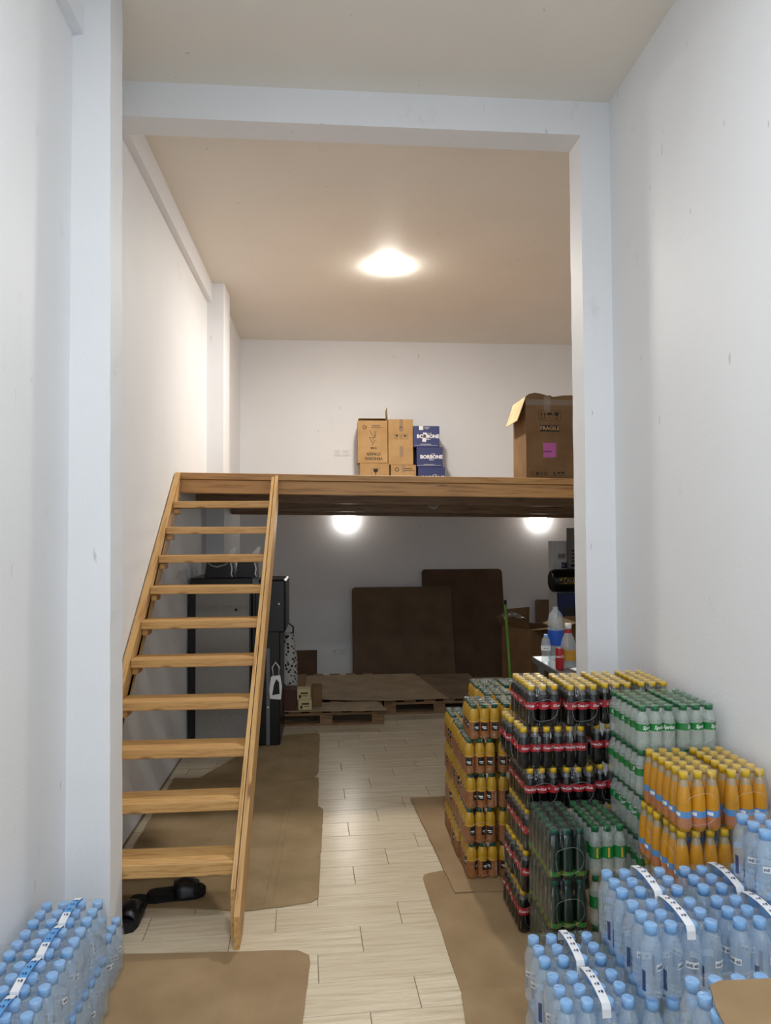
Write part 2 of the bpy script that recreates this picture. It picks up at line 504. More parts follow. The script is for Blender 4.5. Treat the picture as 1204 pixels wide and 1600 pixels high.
t = thing('ceiling_light', 'glowing round ceiling light above the loft', 'lamp', (.60, 6.77, ZC))
part('base', MB().lathe([(.10, 0), (.10, -.012)], 24), WHITE, t)
part('diffuser', dome(.130, .020), LAMP, t, (0, 0, -.0125), label='glowing white diffuser')
for x, lab in ((.26, 'glowing round wall lamp under the loft, above the left leaning cardboard'),
               (2.86, 'glowing round wall lamp under the loft, above the white carton')):
    t = thing('wall_lamp', lab, 'lamp', (x, YB, 2.06), 0, 'wall lamps under the loft')
    t.rotation_euler = (-PI / 2, 0, 0)
    part('base', MB().lathe([(.09, 0), (.09, -.010)], 24), WHITE, t)
    part('diffuser', dome(.105, .075), LAMP2, t, (0, 0, -.0105), label='glowing white diffuser')

# ------------------------------------------------------------------ loft platform
MZ = 2.347  # top of the deck at X = 0
TILT = .0135
lo = thing('loft_platform', 'wooden loft platform on beams across the back of the room', 'loft', (0, 0, MZ)); lo.rotation_euler = (0, TILT, 0)
XL0, XL1 = -1.215, XRB - .06
part('edge_board', MB().box(XL0, XL1, 5.825, 5.865, -.053, 0, c=.003), BEAMW, lo)
part('front_beam', MB().box(XL0, XL1, 5.845, 5.915, -.165, -.054, c=.004), BEAMW, lo)
for k in range(17):
    y0 = 5.87 + .208 * k; y1 = min(y0 + .204, YB - .01)
    x0 = XL0 if y1 < 7.34 else (-1.045 if y0 < 7.74 else -1.13)
    part('deck_plank', MB().box(x0, XL1, y0, y1, -.045 - random.uniform(0, .003), -.004, c=.003), DECKW, lo)
for y, d in ((6.75, .15), (7.80, .19)):
    part('joist', MB().box(-1.04 if y > 7.3 else XL0, XL1, y, y + .07, -.046 - d, -.048, c=.004), DECKW, lo)
part('rear_beam', MB().box(-1.13, XL1, 8.60, 8.67, -.255, -.05, c=.004), DECKW, lo)
t = thing('round_lamp', 'unlit pale round lamp on the joist under the loft', 'lamp', (1.17, 7.797, 2.20))
t.rotation_euler = (PI / 2, 0, 0)
part('base', MB().lathe([(.06, 0), (.062, .012), (.055, .02)], 20), WHITE, t)
part('diffuser', dome(.054, -.02), GREYP, t, (0, 0, .018))

# ------------------------------------------------------------------ staircase
TY0, TZ0, DY, DZ = 3.468, .310, .2300, .2008
SL = DY / DZ
st = thing('wooden_staircase', 'open pine staircase with ten treads leading up to the loft', 'staircase', (0, 0, 0))


def stringer(x0, x1, foot_y, back, ztop, zfoot=0.0):
    fy = lambda z: TY0 + (z - TZ0) * SL
    zf = (foot_y - TY0) / SL + TZ0
    yt = 5.818
    zb = (yt - back - TY0) / SL + TZ0
    poly = [(foot_y, zfoot), (fy(zfoot) + back, zfoot), (yt, zb), (yt, ztop), (fy(ztop), ztop), (foot_y, zf)]
    part('stringer', MB().prism_x(poly, x0, x1), PINE_S, st)


stringer(-1.217, -1.176, 3.48, .27, 2.36)
stringer(-.447, -.4255, 3.37, .26, 2.325)
stringer(-.421, -.395, 3.28, .29, 2.335)
for k in range(10):
    y0, z1 = TY0 + DY * k, TZ0 + DZ * k
    th = .065 if k == 0 else .052
    part('tread', MB().box(-.3635, .3635, 0, .185, -th, 0, c=.004), PINE_X, st, (-.811, y0 - .004, z1), (random.uniform(-.008, .008), random.uniform(-.006, .006), 0))
    part('cleat', MB().box(0, .035, 0, .12, -.04, 0, c=.003), PINE_X, st, (-1.1745, y0 + .03, z1 - th - .004))


# ------------------------------------------------------------------ cardboard on the floor
def sheet(label, poly, z=0.0, th=.005, mat=CARD, creases=(), group='cardboard sheets laid on the floor', zlist=None):
    cx = sum(p[0] for p in poly) / len(poly); cy = sum(p[1] for p in poly) / len(poly)
    pts = []
    L = [(x - cx, y - cy) for x, y in poly]
    a = sum(L[k][0] * L[(k + 1) % len(L)][1] - L[(k + 1) % len(L)][0] * L[k][1] for k in range(len(L)))
    if a < 0: L = L[::-1]
    for k in range(len(L)):
        p, q = L[k], L[(k + 1) % len(L)]; d = math.hypot(q[0] - p[0], q[1] - p[1]); n = max(1, int(d / .07))
        nx, ny = (q[1] - p[1]) / d, -(q[0] - p[0]) / d
        for s in range(n):
            f = s / n; w = random.uniform(-.003, .003) if s else 0
            pts.append((p[0] + (q[0] - p[0]) * f + nx * w, p[1] + (q[1] - p[1]) * f + ny * w))
    o = link('cardboard_sheet', MB().prism(pts, .0008, .0008 + th).mesh('cardboard_sheet', [mat]), None, (cx, cy, z))
    tag(o, label, 'cardboard', group)
    for (xa, ya), (xb, yb) in creases:
        d = Vector((xb - xa, yb - ya, 0)); n = Vector((-d.y, d.x, 0)).normalized() * .0035
        a, b = Vector((xa - cx, ya - cy, 0)), Vector((xb - cx, yb - cy, 0)); zt = th + .0008
        mb = MB().add([a - n + Vector((0, 0, zt)), b - n + Vector((0, 0, zt)), b + n + Vector((0, 0, zt)), a + n + Vector((0, 0, zt)), a + Vector((0, 0, zt + .002)), b + Vector((0, 0, zt + .002))],
                      [(0, 1, 5, 4), (2, 3, 4, 5), (1, 2, 5), (3, 0, 4)])
        part('fold_crease', mb, mat, o)
    return o


sheet('brown cardboard sheet on the floor in front of the stairs', [(-.955, 3.29), (-.135, 3.245), (-.085, 3.205), (-.078, 3.15), (-.110, 2.5), (-.90, 2.5)], mat=CARD)
sheet('large brown cardboard sheet on the floor under the stairs',
      [(-.070, 5.50), (-.066, 4.93), (-.034, 4.88), (-.031, 4.82), (-.050, 3.70), (-.085, 3.66), (-.23, 3.628), (-.41, 3.605), (-.705, 3.655), (-1.06, 3.70), (-1.15, 4.2), (-1.17, 5.6)],
      mat=CARD_F, creases=[((-.255, 5.1), (-.275, 3.70)), ((-.285, 5.0), (-.32, 3.66)), ((-.66, 5.3), (-.72, 3.75))])
sheet('small brown cardboard sheet on the floor beside the vending machine',
      [(-.66, 6.30), (-.40, 6.66), (-.10, 6.71), (-.073, 6.66), (-.074, 5.62), (-.11, 5.50), (-.18, 5.46), (-.54, 5.462), (-.98, 5.55)],
      z=.0066, mat=CARD_F, creases=[((-.22, 6.6), (-.24, 5.6))])
sheet('brown cardboard sheet on the floor under the orange juice packs', [(.575, 5.0), (1.3, 5.015), (1.3, 3.66), (.649, 3.675)], z=.0066, mat=CARD)
sheet('long brown cardboard sheet on the floor beside the cola stack',
      [(.509, 3.86), (.520, 3.89), (.545, 3.905), (.622, 3.93), (1.5, 3.93), (1.5, 2.3), (.555, 2.3), (.541, 2.678), (.536, 2.883)], mat=CARD)
sheet('small brown cardboard sheet at the frame bottom beside the water packs', [(.530, 2.872), (.545, 2.893), (.575, 2.9), (1.15, 2.88), (1.15, 2.3), (.49, 2.3)], z=.0066, mat=CARD)


# ------------------------------------------------------------------ pallets and what lies on them
def pallet(label, x0, y0, w, d, h=.144):
    q_ = h / .144
    t = thing('wooden_pallet', label, 'pallet', (x0, y0, 0))
    for k in range(3):
        yy = k * (d - .1) / 2
        part('bottom_board', MB().box(0, w, yy, yy + .1, 0, .022 * q_), PALW, t)
        for q in range(3):
            part('block', MB().box(q * (w - .12) / 2, q * (w - .12) / 2 + .12, yy, yy + .1, .022 * q_, .10 * q_), PALW, t)
        part('stretcher_board', MB().box(0, w, yy, yy + .1, .10 * q_, .122 * q_), PALW, t) if k != 1 else None
    for k in range(6):
        xx = k * (w - .12) / 5
        part('top_board', MB().box(xx, xx + .12, 0, d, .122 * q_, h), PALW, t)
    return t


pallet('wooden pallet beside the vending machine, nearest to the camera', -.58, 7.0, 1.13, .80)
pallet('wooden pallet against the back wall under the left leaning cardboard', .58, 7.36, 1.15, .95)
pallet('wooden pallet in the far corner behind the small boxes', -.58, 7.85, 1.13, 1.0)
G2 = 'cardboard sheets laid on the pallets'
sheet('pale brown cardboard sheet on the nearest pallet beside the small boxes', [(-.44, 6.972), (.53, 6.935), (.575, 6.96), (.50, 7.30), (-.13, 7.30), (-.5, 7.75), (-.5, 7.0)], z=.147, th=.007, mat=CARD_P, group=G2)
sheet('wide pale cardboard sheet over the pallets below the lower socket', [(-.25, 7.46), (.22, 7.35), (.62, 7.30), (1.25, 7.33), (1.22, 7.45), (1.05, 8.66), (-.25, 8.66)], z=.156, th=.006, mat=CARD_P, group=G2)
sheet('dark cardboard sheet on the right pallet in front of the leaning boards', [(.66, 7.36), (1.72, 7.345), (1.72, 8.64), (1.14, 8.64), (.66, 8.2)], z=.147, th=.006, mat=CARD_G, group=G2)
# leaning boards


def leaning(label, x0, x1, yb, zb, yt, h, mat=CARD_G, r=.05):
    L = math.hypot(yt - yb, h); w = x1 - x0
    poly = []
    for cx, cy, a0 in ((w - r, L - r, 0), (r, L - r, PI / 2)):
        poly += [(cx + r * math.cos(a0 + PI / 2 * k / 4), cy + r * math.sin(a0 + PI / 2 * k / 4)) for k in range(5)]
    poly += [(0, 0), (w, 0)]
    o = link('cardboard_board', MB().prism(poly, 0, .007).mesh('cardboard_board', [mat]), None, (x0, yb, zb), (math.atan2(h, yt - yb), 0, 0))
    return tag(o, label, 'cardboard', 'cardboard boards leaning on the back wall')


leaning('wide dark cardboard board leaning on the back wall, front one of two', .316, 1.62, 8.99, .003, 9.30, 1.165, CARD_T2)
leaning('tall dark cardboard board leaning on the wall behind the wide board', 1.25, 2.335, 9.13, .003, 9.425, 1.385, CARD_T)
leaning('small cardboard flap standing behind the patterned bag', -.50, -.137, 9.25, .003, 9.425, .34, CARD_T, .005)
leaning('narrow cardboard board leaning on the wall beside the drinks cooler', 2.78, 3.02, 9.3, .0, 9.40, .97, CARD_G, .03)


# ------------------------------------------------------------------ cartons
def carton(name, label, x0, y0, z0, w, d, h, mat, rz=0, open_top=False, group=None, cat='box'):
    """root at the front left foot; body is a tray of four walls and a base"""
    t = thing(name, label, cat, (x0, y0, z0), rz, group)
    mb = MB(); th = .006
    if open_top:
        mb.box(0, w, 0, th, 0, h); mb.box(0, w, d - th, d, 0, h); mb.box(0, th, th, d - th, 0, h); mb.box(w - th, w, th, d - th, 0, h); mb.box(th, w - th, th, d - th, 0, th)
    else: mb.box(0, w, 0, d, 0, h, c=.004)
    part('body', mb, mat, t); return t


def flap(t, p0, p1, depth, ang, mat, name='flap'):
    """a flap hinged on the edge p0-p1; ang is how far it folds down from upright, outwards"""
    a, b = Vector(p0), Vector(p1); e = (b - a).normalized(); out = Vector((e.y, -e.x, 0))
    dirv = Vector((0, 0, 1)) * math.cos(ang) + out * math.sin(ang); n = e.cross(dirv).normalized() * .005
    i = .004
    q = [a + e * i, b - e * i, b - e * (i + .01) + dirv * depth, a + e * (i + .01) + dirv * depth]
    vs = q + [v + n for v in q]
    return part(name, MB().add(vs, [(3, 2, 1, 0), (4, 5, 6, 7), (0, 1, 5, 4), (1, 2, 6, 5), (2, 3, 7, 6), (3, 0, 4, 7)]), mat, t)


zl = lambda x: MZ - x * TILT + .001   # loft deck height at x
YX = 9.0
GB = 'tan stirrer cartons on the loft'
# lower tan boxes
b1h = 2.768 - zl(.42)
t = carton('tan_carton', 'lower tan carton on the loft, beneath the one with stirrer lettering', .415, YX, zl(.42), .375, .34, b1h, CARD_B, 0, False, GB)
part('printing', Print().glass(.20, b1h - .12, .09).frame(.20, b1h - .12, .11, .11), INK, t, (0, -.001, 0))
b2h = 2.745 - zl(.8)
t = carton('tan_carton', 'lower tan carton on the loft, next to the navy boxes', .808, YX, zl(.8), .325, .34, b2h, CARD_B, 0, False, GB)
p = Print().ring(.08, b2h - .06, .055); p.rect(.22, b2h - .05, .11, .009).rect(.235, b2h - .075, .14, .006)
part('printing', p, INK, t, (0, -.001, 0)); part('tape_strip', MB().box(.14, .185, -.0012, 0, b2h - .10, b2h), TAPE, t)
# upper tan boxes
t = carton('tan_carton', 'upper tan carton on the loft with upside down stirrer lettering and raised lid', .39, YX, 2.769, .378, .34, .541, CARD_B, -.02, True, GB)
p = Print(); p.ring(.085, .455, .05).rect(.23, .475, .10, .008).rect(.24, .452, .15, .006)
p.text('VENDING', .052, .20, .055, rot=PI, bold=.001).text('STIRRER', .050, .20, .115, rot=PI, bold=.001).text('90 MM', .028, .20, .19, rot=PI, bold=.001)
for k, (u, v, a) in enumerate(((.17, .38, .5), (.205, .33, -.5), (.165, .29, .5), (.20, .26, -.6), (.22, .37, 0))):
    p.rect(u, v, .006, .075, 0, a)
p.rect(.19, .325, .09, .005)
part('printing', p, INK, t, (0, -.001, 0))
flap(t, (.378, 0, .541), (.378, .34, .541), .17, -.05, CARD_B)
flap(t, (.378, .34, .541), (0, .34, .541), .17, -1.25, CARD_B)
t = carton('tan_carton', 'upper tan carton on the loft with a tape strip and fragile glass icons', .778, YX, 2.746, .318, .34, .583, CARD_B, .0, False, GB)
p = Print().frame(.165, .47, .05, .05).glass(.165, .47, .035)
p.frame(.165, .36, .17, .06).glass(.11, .36, .045).umbrella(.215, .36, .045).rect(.165, .36, .004, .05).rect(.15, .36, .004, .04).rect(.18, .36, .004, .04)
part('printing', p, INK, t, (0, -.001, 0))
part('tape_strip', MB().box(.145, .19, -.0015, 0, .42, .583).box(.145, .19, -.0015, 0, .10, .24), TAPE, t)
# navy boxes
GN = 'navy blue coffee cartons on the loft'
for k, (x0, z0, w, h, lab) in enumerate((
        (1.158, zl(1.2), .345, .384, 'lowest navy coffee carton of the stack on the loft'),
        (1.14, zl(1.2) + .385, .337, .255, 'middle navy coffee carton of the stack on the loft'),
        (1.098, zl(1.2) + .641, .337, .270, 'topmost navy coffee carton with a torn white label'))):
    t = carton('navy_carton', lab, x0, YX - .02, z0, w, .30, h, BLUEBOX, 0, False, GN)
    if True:
        p = Print(); u = w / 2 + .02; v = h * .5 if k else .245
        p.text('BORBONE', .062, u, v, bold=.003).text('CAFFE', .02, u + .02, v + .038).rect(u, v - .036, .06, .008)
        p.rect(u - .03, h * .13, .14, .004).rect(u - .03, h * .08, w * .9, .003)
        if k == 2:
            p.rect(.10, h - .027, .055, .05).rect(.175, h - .02, .07, .005).rect(.17, h - .035, .05, .004)
            p.rect(u - .045, v - .01, .05, .12, 0, -.1)
        part('printing', p, INKW, t, (0, -.001, 0))
# big fragile box
t = carton('brown_carton', 'big brown fragile carton at the front edge of the loft', 1.70, 5.95, zl(1.72), .56, .42, .71, CARD_D, 0, True)
p = Print(); p.frame(.21, .545, .19, .085); p.arrows(.15, .545, .055).umbrella(.21, .548, .055).glass(.27, .545, .06)
part('printing', p.glass(.32, .045, .035).umbrella(.285, .045, .035).rect(.245, .045, .012, .03, 0, .5).ring(.17, .045, .03).ring(.13, .045, .03).frame(.055, .045, .03, .03).rect(.095, .045, .02, .028).rect(.105, .32, .003, .01).rect(.105, .13, .003, .01), INK, t, (0, -.001, 0))
p = Print().rect(.21, .435, .175, .055)
p.text('FRAGILE', .046, .21, .435, 1, bold=.0008, y=-.0006)
part('fragile_mark', p, [INK, CARD_B], t, (0, -.001, 0))
p = Print().rect(.205, .248, .115, .125); p.rect(.185, .235, .08, .012, 1, 0, -.0005)
part('pink_sticker', p, [PINK, PINKD], t, (0, -.0012, 0))
part('tape_strip', MB().box(.16, .215, -.0015, 0, .58, .71).box(.0, .42, -.0014, 0, .635, .685), TAPE, t)
# torn front rim: an uneven strip on the front wall
rim = [(0, 0), (.03, .022), (.08, .032), (.13, .026), (.19, .008), (.215, .012), (.24, -.004), (.28, .004), (.33, .012), (.40, .014), (.56, .012)]
mb = MB(); vs = [(x, 0, -.02) for x, z in rim] + [(x, 0, z) for x, z in rim]; n = len(rim)
vs += [(x, .006, z) for x, _, z in vs]
fs = [(k, k + 1, n + k + 1, n + k) for k in range(n - 1)] + [(2 * n + k + 1, 2 * n + k, 3 * n + k, 3 * n + k + 1) for k in range(n - 1)] + [(n + k, n + k + 1, 3 * n + k + 1, 3 * n + k) for k in range(n - 1)]
part('torn_flap', mb.add(vs, fs), CARD_D, t, (0, -.0005, .71))
flap(t, (0, .42, .71), (0, 0, .71), .22, 2.80, CARD_IN)

# ------------------------------------------------------------------ under the loft, right corner
t = carton('open_carton', 'open dark carton with flaps beside the green broom', 2.02, 6.98, 0, .42, .40, .90, CARD_D, .55, True)
flap(t, (0, 0, .90), (.42, 0, .90), .14, 1.45, CARD_IN)
flap(t, (.42, .40, .90), (0, .40, .90), .17, -.1, CARD_D)
flap(t, (0, .40, .90), (0, 0, .90), .15, .75, CARD_D)
mb = MB(); n = 9; vs = []
for i in range(n):
    for j in range(n):
        vs.append(((i - 4) * .033 + random.uniform(-.008, .008), (j - 4) * .02 + random.uniform(-.006, .006), .06 * math.exp(-((i - 4) ** 2 + (j - 4) ** 2) / 14) + random.uniform(-.018, .018)))
mb.add(vs, [(i * n + j, (i + 1) * n + j, (i + 1) * n + j + 1, i * n + j + 1) for i in range(n - 1) for j in range(n - 1)])
o = link('crumpled_film', mb.mesh('crumpled_film', SILVER), None, (1.90, 7.22, .985)); o.rotation_euler = (.1, .1, .2)
tag(o, 'crumpled silver film lying on the rim of the open carton', 'foil')
# broom
br = thing('broom', 'green broom handle leaning in front of the tall cardboard', 'broom', (1.742, 6.64, 0))
d = Vector((.027, .36, 1.18))
part('handle', MB().tube([Vector((0, 0, .06)), d * .98], .013), GREEN_H, br)
part('tip', MB().tube([d * .975, d * 1.01], .014), BLACKM, br, label='black plastic tip')
part('broom_head', MB().box(-.13, .13, -.02, .02, .02, .07, c=.006), BLACKM, br)
# drinks cooler, cartons and roll on it
t = thing('drinks_cooler', 'navy drinks cooler with a dark glass door and white sides', 'cooler', (2.57, 7.80, 0))
part('body', MB().box(0, .60, .03, .34, .02, 1.20, c=.01), WHITE, t)
dr = part('door', MB().box(.0, .60, 0, .028, .05, 1.19).box(.0, .60, -.006, 0, 1.06, 1.19), NAVY, t)
part('glass_pane', MB().box(.06, .54, -.004, .004, .12, 1.03), GLASSD, dr)
part('handle', MB().box(.02, .045, -.03, -.004, .5, .8, c=.005), STEEL, dr)
part('foot', MB().box(.02, .58, .05, .32, 0, .03), BLACKM, t)
t = carton('white_carton', 'white carton with a navy label on top of the cooler', 2.575, 7.99, 1.201, .33, .15, .57, PAPER, 0.0)
p = Print().rect(.11, .40, .09, .05, 0).rect(.11, .365, .07, .008, 0); p.rect(.18, .29, .15, .065, 1).text('U', .05, .125, .29, 2, y=-.001)
part('printing', p, [GREYP, NAVY, INKW], t, (0, -.0012, 0))
t = carton('grey_carton', 'grey carton with dark print in front of the white carton', 2.74, 7.945, 1.201, .40, .04, .72, GREYCART)
p = Print()
for k in range(4): p.rect(.12, .46 - .04 * k, .15, .018)
part('printing', p.rect(.06, .29, .05, .03), INK, t, (0, -.0012, 0))
t = thing('foam_roll', 'black padded roll with yellow lettering lying on the cooler', 'roll', (2.47, 7.745, 1.205 + .129))
t.rotation_euler = (0, PI / 2, 0)
part('body', MB().lathe([(.10, 0), (.125, .02), (.128, .05), (.128, .70), (.125, .74), (.10, .76)], 28), BLACK, t)
vs2, fs2 = text2d('MICHAK FIT', .105, 0, .0)
w0 = min(v[0] for v in vs2)
# wrapped around the roll: letters run along its axis and bend with it
part('lettering', MB().add([(math.cos(PI / 2 * 0 + y / .1295 + 0) * 0 + .1295 * -math.sin(y / .1295), -.1295 * math.cos(y / .1295), .065 + (x - w0) * .44) for x, y in vs2], fs2), YEL, t)
# patterned sack, small bag
def sack(mats, label, loc, w, d, h, name='bag'):
    t = thing(name, label, 'bag', loc)
    prof = [(.75, 0), (.98, .06), (1, .3), (.92, .6), (.72, .82), (.5, .93), (.56, 1)]
    mb = MB(); n = 16; vs = []
    for r, z in prof:
        for k in range(n):
            a = 2 * PI * k / n; q = 1 + random.uniform(-.06, .06)
            vs.append((w / 2 * r * q * math.cos(a), d / 2 * r * q * math.sin(a), z * h))
    fs = [(j * n + k, j * n + (k + 1) % n, (j + 1) * n + (k + 1) % n, (j + 1) * n + k) for j in range(len(prof) - 1) for k in range(n)] + [tuple(range(n))[::-1]]
    mb.add(vs, fs, 0, True); part('body', mb, mats, t); return t


t = sack(PATTERN, 'black and white patterned bag on the pallet behind the vending machine', (-.400, 7.36, .156), .20, .22, .70)
part('handle', MB().tube([(-.05, 0, .66), (-.05, 0, .76), (0, 0, .80), (.05, 0, .76), (.05, 0, .66)], .008), BLACKM, t)
# little boxes
carton('red_brown_carton', 'dark red brown carton on the nearest pallet beside the machine', -.455, 6.99, .156, .15, .2, .20, REDBROWN)
GS = 'small cream cartons stacked on the nearest pallet'
for k, (z, dx, lab) in enumerate(((.156, 0, 'lower small cream carton in the pair on the nearest pallet'), (.258, -.012, 'upper small cream carton in the pair on the nearest pallet'))):
    t = carton('cream_carton', lab, -.285 + dx, 6.99, z, .13, .13, .10, CREAM, .04, False, GS)
    part('printing', Print().rect(.07, .06, .07, .014).rect(.08, .035, .05, .006).rect(.03, .03, .02, .03), INK, t, (0, -.0012, 0))
carton('dark_carton', 'small dark brown carton behind the pair of cream cartons', -.155, 7.12, .156, .10, .14, .20, CARD_D, .05)

# ------------------------------------------------------------------ vending machine
vm = thing('vending_machine', 'black and grey coffee vending machine behind the stairs', 'vending machine', (0, 6.36, 0))
part('side_panel', MB().box(-1.15, -.685, 0, .01, .06, 1.395), GREYP, vm)
part('body', MB().box(-1.205, -.672, .0105, .60, .04, 1.40), GREYD, vm)
part('frame_post', MB().box(-1.208, -1.152, -.012, .02, 0, 1.40, c=.004), BLACK, vm)
part('frame_post', MB().box(-.684, -.665, -.012, .02, 0, 1.40, c=.004), BLACK, vm)
part('base', MB().box(-1.20, -.66, .0, .58, 0, .04), BLACKM, vm)
part('top', MB().box(-1.195, -.66, -.015, .60, 1.401, 1.482, c=.008), BLACK, vm)
part('latch', MB().box(-.79, -.665, -.03, .005, 1.05, 1.12, c=.006), BLACKM, vm)
part('knob', MB().lathe([(.012, 0), (.012, .012)], 10), BLACKM, vm, (-.80, 0, 1.20), (PI / 2, 0, 0))
dr = part('door', MB().box(-.662, -.415, -.02, .58, .015, 1.44, c=.01), BLACK, vm)
part('canopy', MB().box(-.64, -.368, -.028, .58, .995, 1.462, c=.015), BLACK, dr)
part('trim_strip', MB().box(-.535, -.505, -.0285, -.018, .02, .86), GREYD, dr, label='grey metal strip')
part('lock', MB().lathe([(.008, 0), (.008, .006)], 10), WHITE, dr, (-.425, -.028, 1.25), (PI / 2, 0, 0))
part('hinge', MB().box(-.66, -.60, -.05, -.015, 1.40, 1.475, c=.008), GREYD, dr)
part('screw', MB().lathe([(.008, 0), (.008, .004)], 8), WHITE, dr, (-.52, -.0285, .35), (PI / 2, 0, 0))
for x0, x1, sgn in ((-1.085, -.845, 1), (-.815, -.635, 1)):
    hp = part('bean_hopper', MB().add([(x0, .05, 1.482), (x1, .05, 1.482), (x1, .36, 1.482), (x0, .36, 1.482), (x0 + .02, .05, 1.615), (x1 - .01, .05, 1.615), (x1 - .01, .36, 1.615), (x0 + .02, .36, 1.615)],
              [(3, 2, 1, 0), (4, 5, 6, 7), (0, 1, 5, 4), (1, 2, 6, 5), (2, 3, 7, 6), (3, 0, 4, 7)]), BLACK, vm)
    # raised translucent lid seen edge on, a curved plate
    pr = [(0, 0), (.03, .06), (.07, .12), (.115, .155), (.125, .14), (.105, .08), (.075, .03), (.06, 0)]
    part('hopper_lid', MB().add([(x1 - .085 + a, .06, 1.60 + b) for a, b in pr] + [(x1 - .085 + a, .075, 1.60 + b) for a, b in pr],
         [tuple(range(8))[::-1], tuple(range(8, 16))] + [(k, (k + 1) % 8, 8 + (k + 1) % 8, 8 + k) for k in range(8)]), WHITE, hp, label='raised pale lid')
    part('cable', MB().tube([(x1 - .01, .04, 1.61), (x1 + .004, .035, 1.56), (x1 - .004, .035, 1.51), (x1 + .01, .035, 1.485)], .006), WHITE, hp)
part('hose', MB().tube([(-1.05, .045, 1.612), (-1.02, .035, 1.585), (-.97, .032, 1.575), (-.91, .035, 1.59), (-.88, .045, 1.612)], .008), GREYP, vm)
t = thing('carrier_bag', 'white carrier bag with black print hanging on the vending machine', 'bag', (-.452, 6.30, .43))
part('body', MB().add([(-.05, 0, .0), (.045, 0, -.01), (.055, 0, .10), (.04, 0, .20), (-.04, 0, .19), (-.055, 0, .08), (-.045, .03, 0), (.04, .03, 0), (.05, .03, .10), (.035, .03, .20), (-.035, .03, .19), (-.05, .03, .08)],
     [(5, 4, 3, 2, 1, 0), (6, 7, 8, 9, 10, 11)] + [(k, (k + 1) % 6, 6 + (k + 1) % 6, 6 + k) for k in range(6)]), PAPER, t)
part('printing', Print().flat([(-.03, -.06), (.035, -.05), (.03, .05), (.005, .08), (-.015, .03)], [(0, 1, 2, 3, 4)], 0, .09), INK, t, (0, -.0015, 0))
part('handle', MB().tube([(-.02, .015, .19), (-.03, .01, .27), (0, .005, .315), (.03, .01, .27), (.025, .015, .19)], .006), PAPER, t)

# ------------------------------------------------------------------ slippers
def slipper(label, loc, rz, tip=0, group='black slippers under the stairs'):
    t = thing('slipper', label, 'slipper', loc, rz, group); t.rotation_euler = (tip, 0, rz)
    out = [(.0, -.13), (.032, -.122), (.040, -.09), (.036, -.03), (.046, .05), (.046, .09), (.030, .125), (0, .135), (-.034, .12), (-.044, .08), (-.042, .03), (-.034, -.04), (-.036, -.09), (-.03, -.12)]
    t.scale = (1.14, 1.10, 1.3)
    part('sole', MB().prism(out, 0, .032), BUMPFOAM, t)
    part('insole', MB().prism([(x * .9, y * .95) for x, y in out], .0322, .036), BLACKM, t)
    mb = MB(); n = 10; vs = []
    for y, hh in ((-.01, .052), (.03, .062), (.075, .055), (.105, .042)):
        for k in range(n + 1):
            a = PI * k / n; vs.append((.048 * math.cos(a) * (1 if y < .09 else .85), y, .015 + hh * math.sin(a) ** .7))
        for k in range(n + 1):
            a = PI * k / n; vs.append((.044 * math.cos(a) * (1 if y < .09 else .85), y, .012 + (hh - .005) * math.sin(a) ** .7))
    q = 2 * (n + 1); fs = []
    for j in range(3):
        for k in range(n):
            fs += [(j * q + k, j * q + k + 1, (j + 1) * q + k + 1, (j + 1) * q + k), (j * q + n + 1 + k + 1, j * q + n + 1 + k, (j + 1) * q + n + 1 + k, (j + 1) * q + n + 2 + k)]
    for j in (0, 3):
        for k in range(n): fs.append((j * q + k, j * q + k + 1, j * q + n + 2 + k, j * q + n + 1 + k))
    part('strap', mb.add(vs, fs, 0, True), BLACK, t)
    return t


slipper('black slipper pointing forward beside the left pillar', (-.945, 3.60, 0), PI - .02)
slipper('black slipper lying crosswise under the bottom tread', (-.775, 3.77, 0), -1.40)

# ------------------------------------------------------------------ bottles
CAPS = {k: plain(k + '_cap', h, .35) for k, h in dict(yellow='#e3b80f', green='#0f6b3a', teal='#0c4f3c', blue='#88bbf0').items()}
COLA = plain('cola', '#0b0708', .12, var=.02); 
COLA_N = thin_mat('cola_neck', (.78, .77, .75, 1), (.30, .30, .30, 1), .30, .1)
ORANGE = plain('orange_soda', '#cf8f1c', .18, var=.04); ORANGE_N = thin_mat('orange_neck', (.93, .85, .68, 1), (.72, .58, .34, 1), .45, .1)
JUICE = plain('juice', '#bf9222', .2, var=.04)
GREENB = thin_mat('dark_green_plastic', (.02, .08, .05, 1), (.005, .022, .014, 1), .86, .15)
CLEARG = thin_mat('pale_green_plastic', (.94, .97, .95, 1), (.80, .85, .81, 1), .26, .12, .3, 60)
WATERB = thin_mat('pale_blue_plastic', (.91, .955, 1, 1), (.72, .84, .96, 1), .22, .08, .5, 45, 1.0)
RED = plain('red_label', '#9e1822', .4); LGREEN = plain('green_label', '#0d7a33', .4); LWHITE = plain('white_label', '#eef0f2', .5)
LBLUE = plain('blue_label', '#5c93cc', .45); LORANGE = plain('orange_label', '#c2794a', .45); LGOLD = plain('gold_line', '#d8a83a', .35)
JLABEL = plain('juice_label', '#a5683a', .45, var=.22, scale=120); LLIME = plain('lime_label', '#66731f', .5); LNAVY = plain('navy_print', '#22376b', .5); DBLUE = plain('blue_wrap', '#1c4fb0', .4)
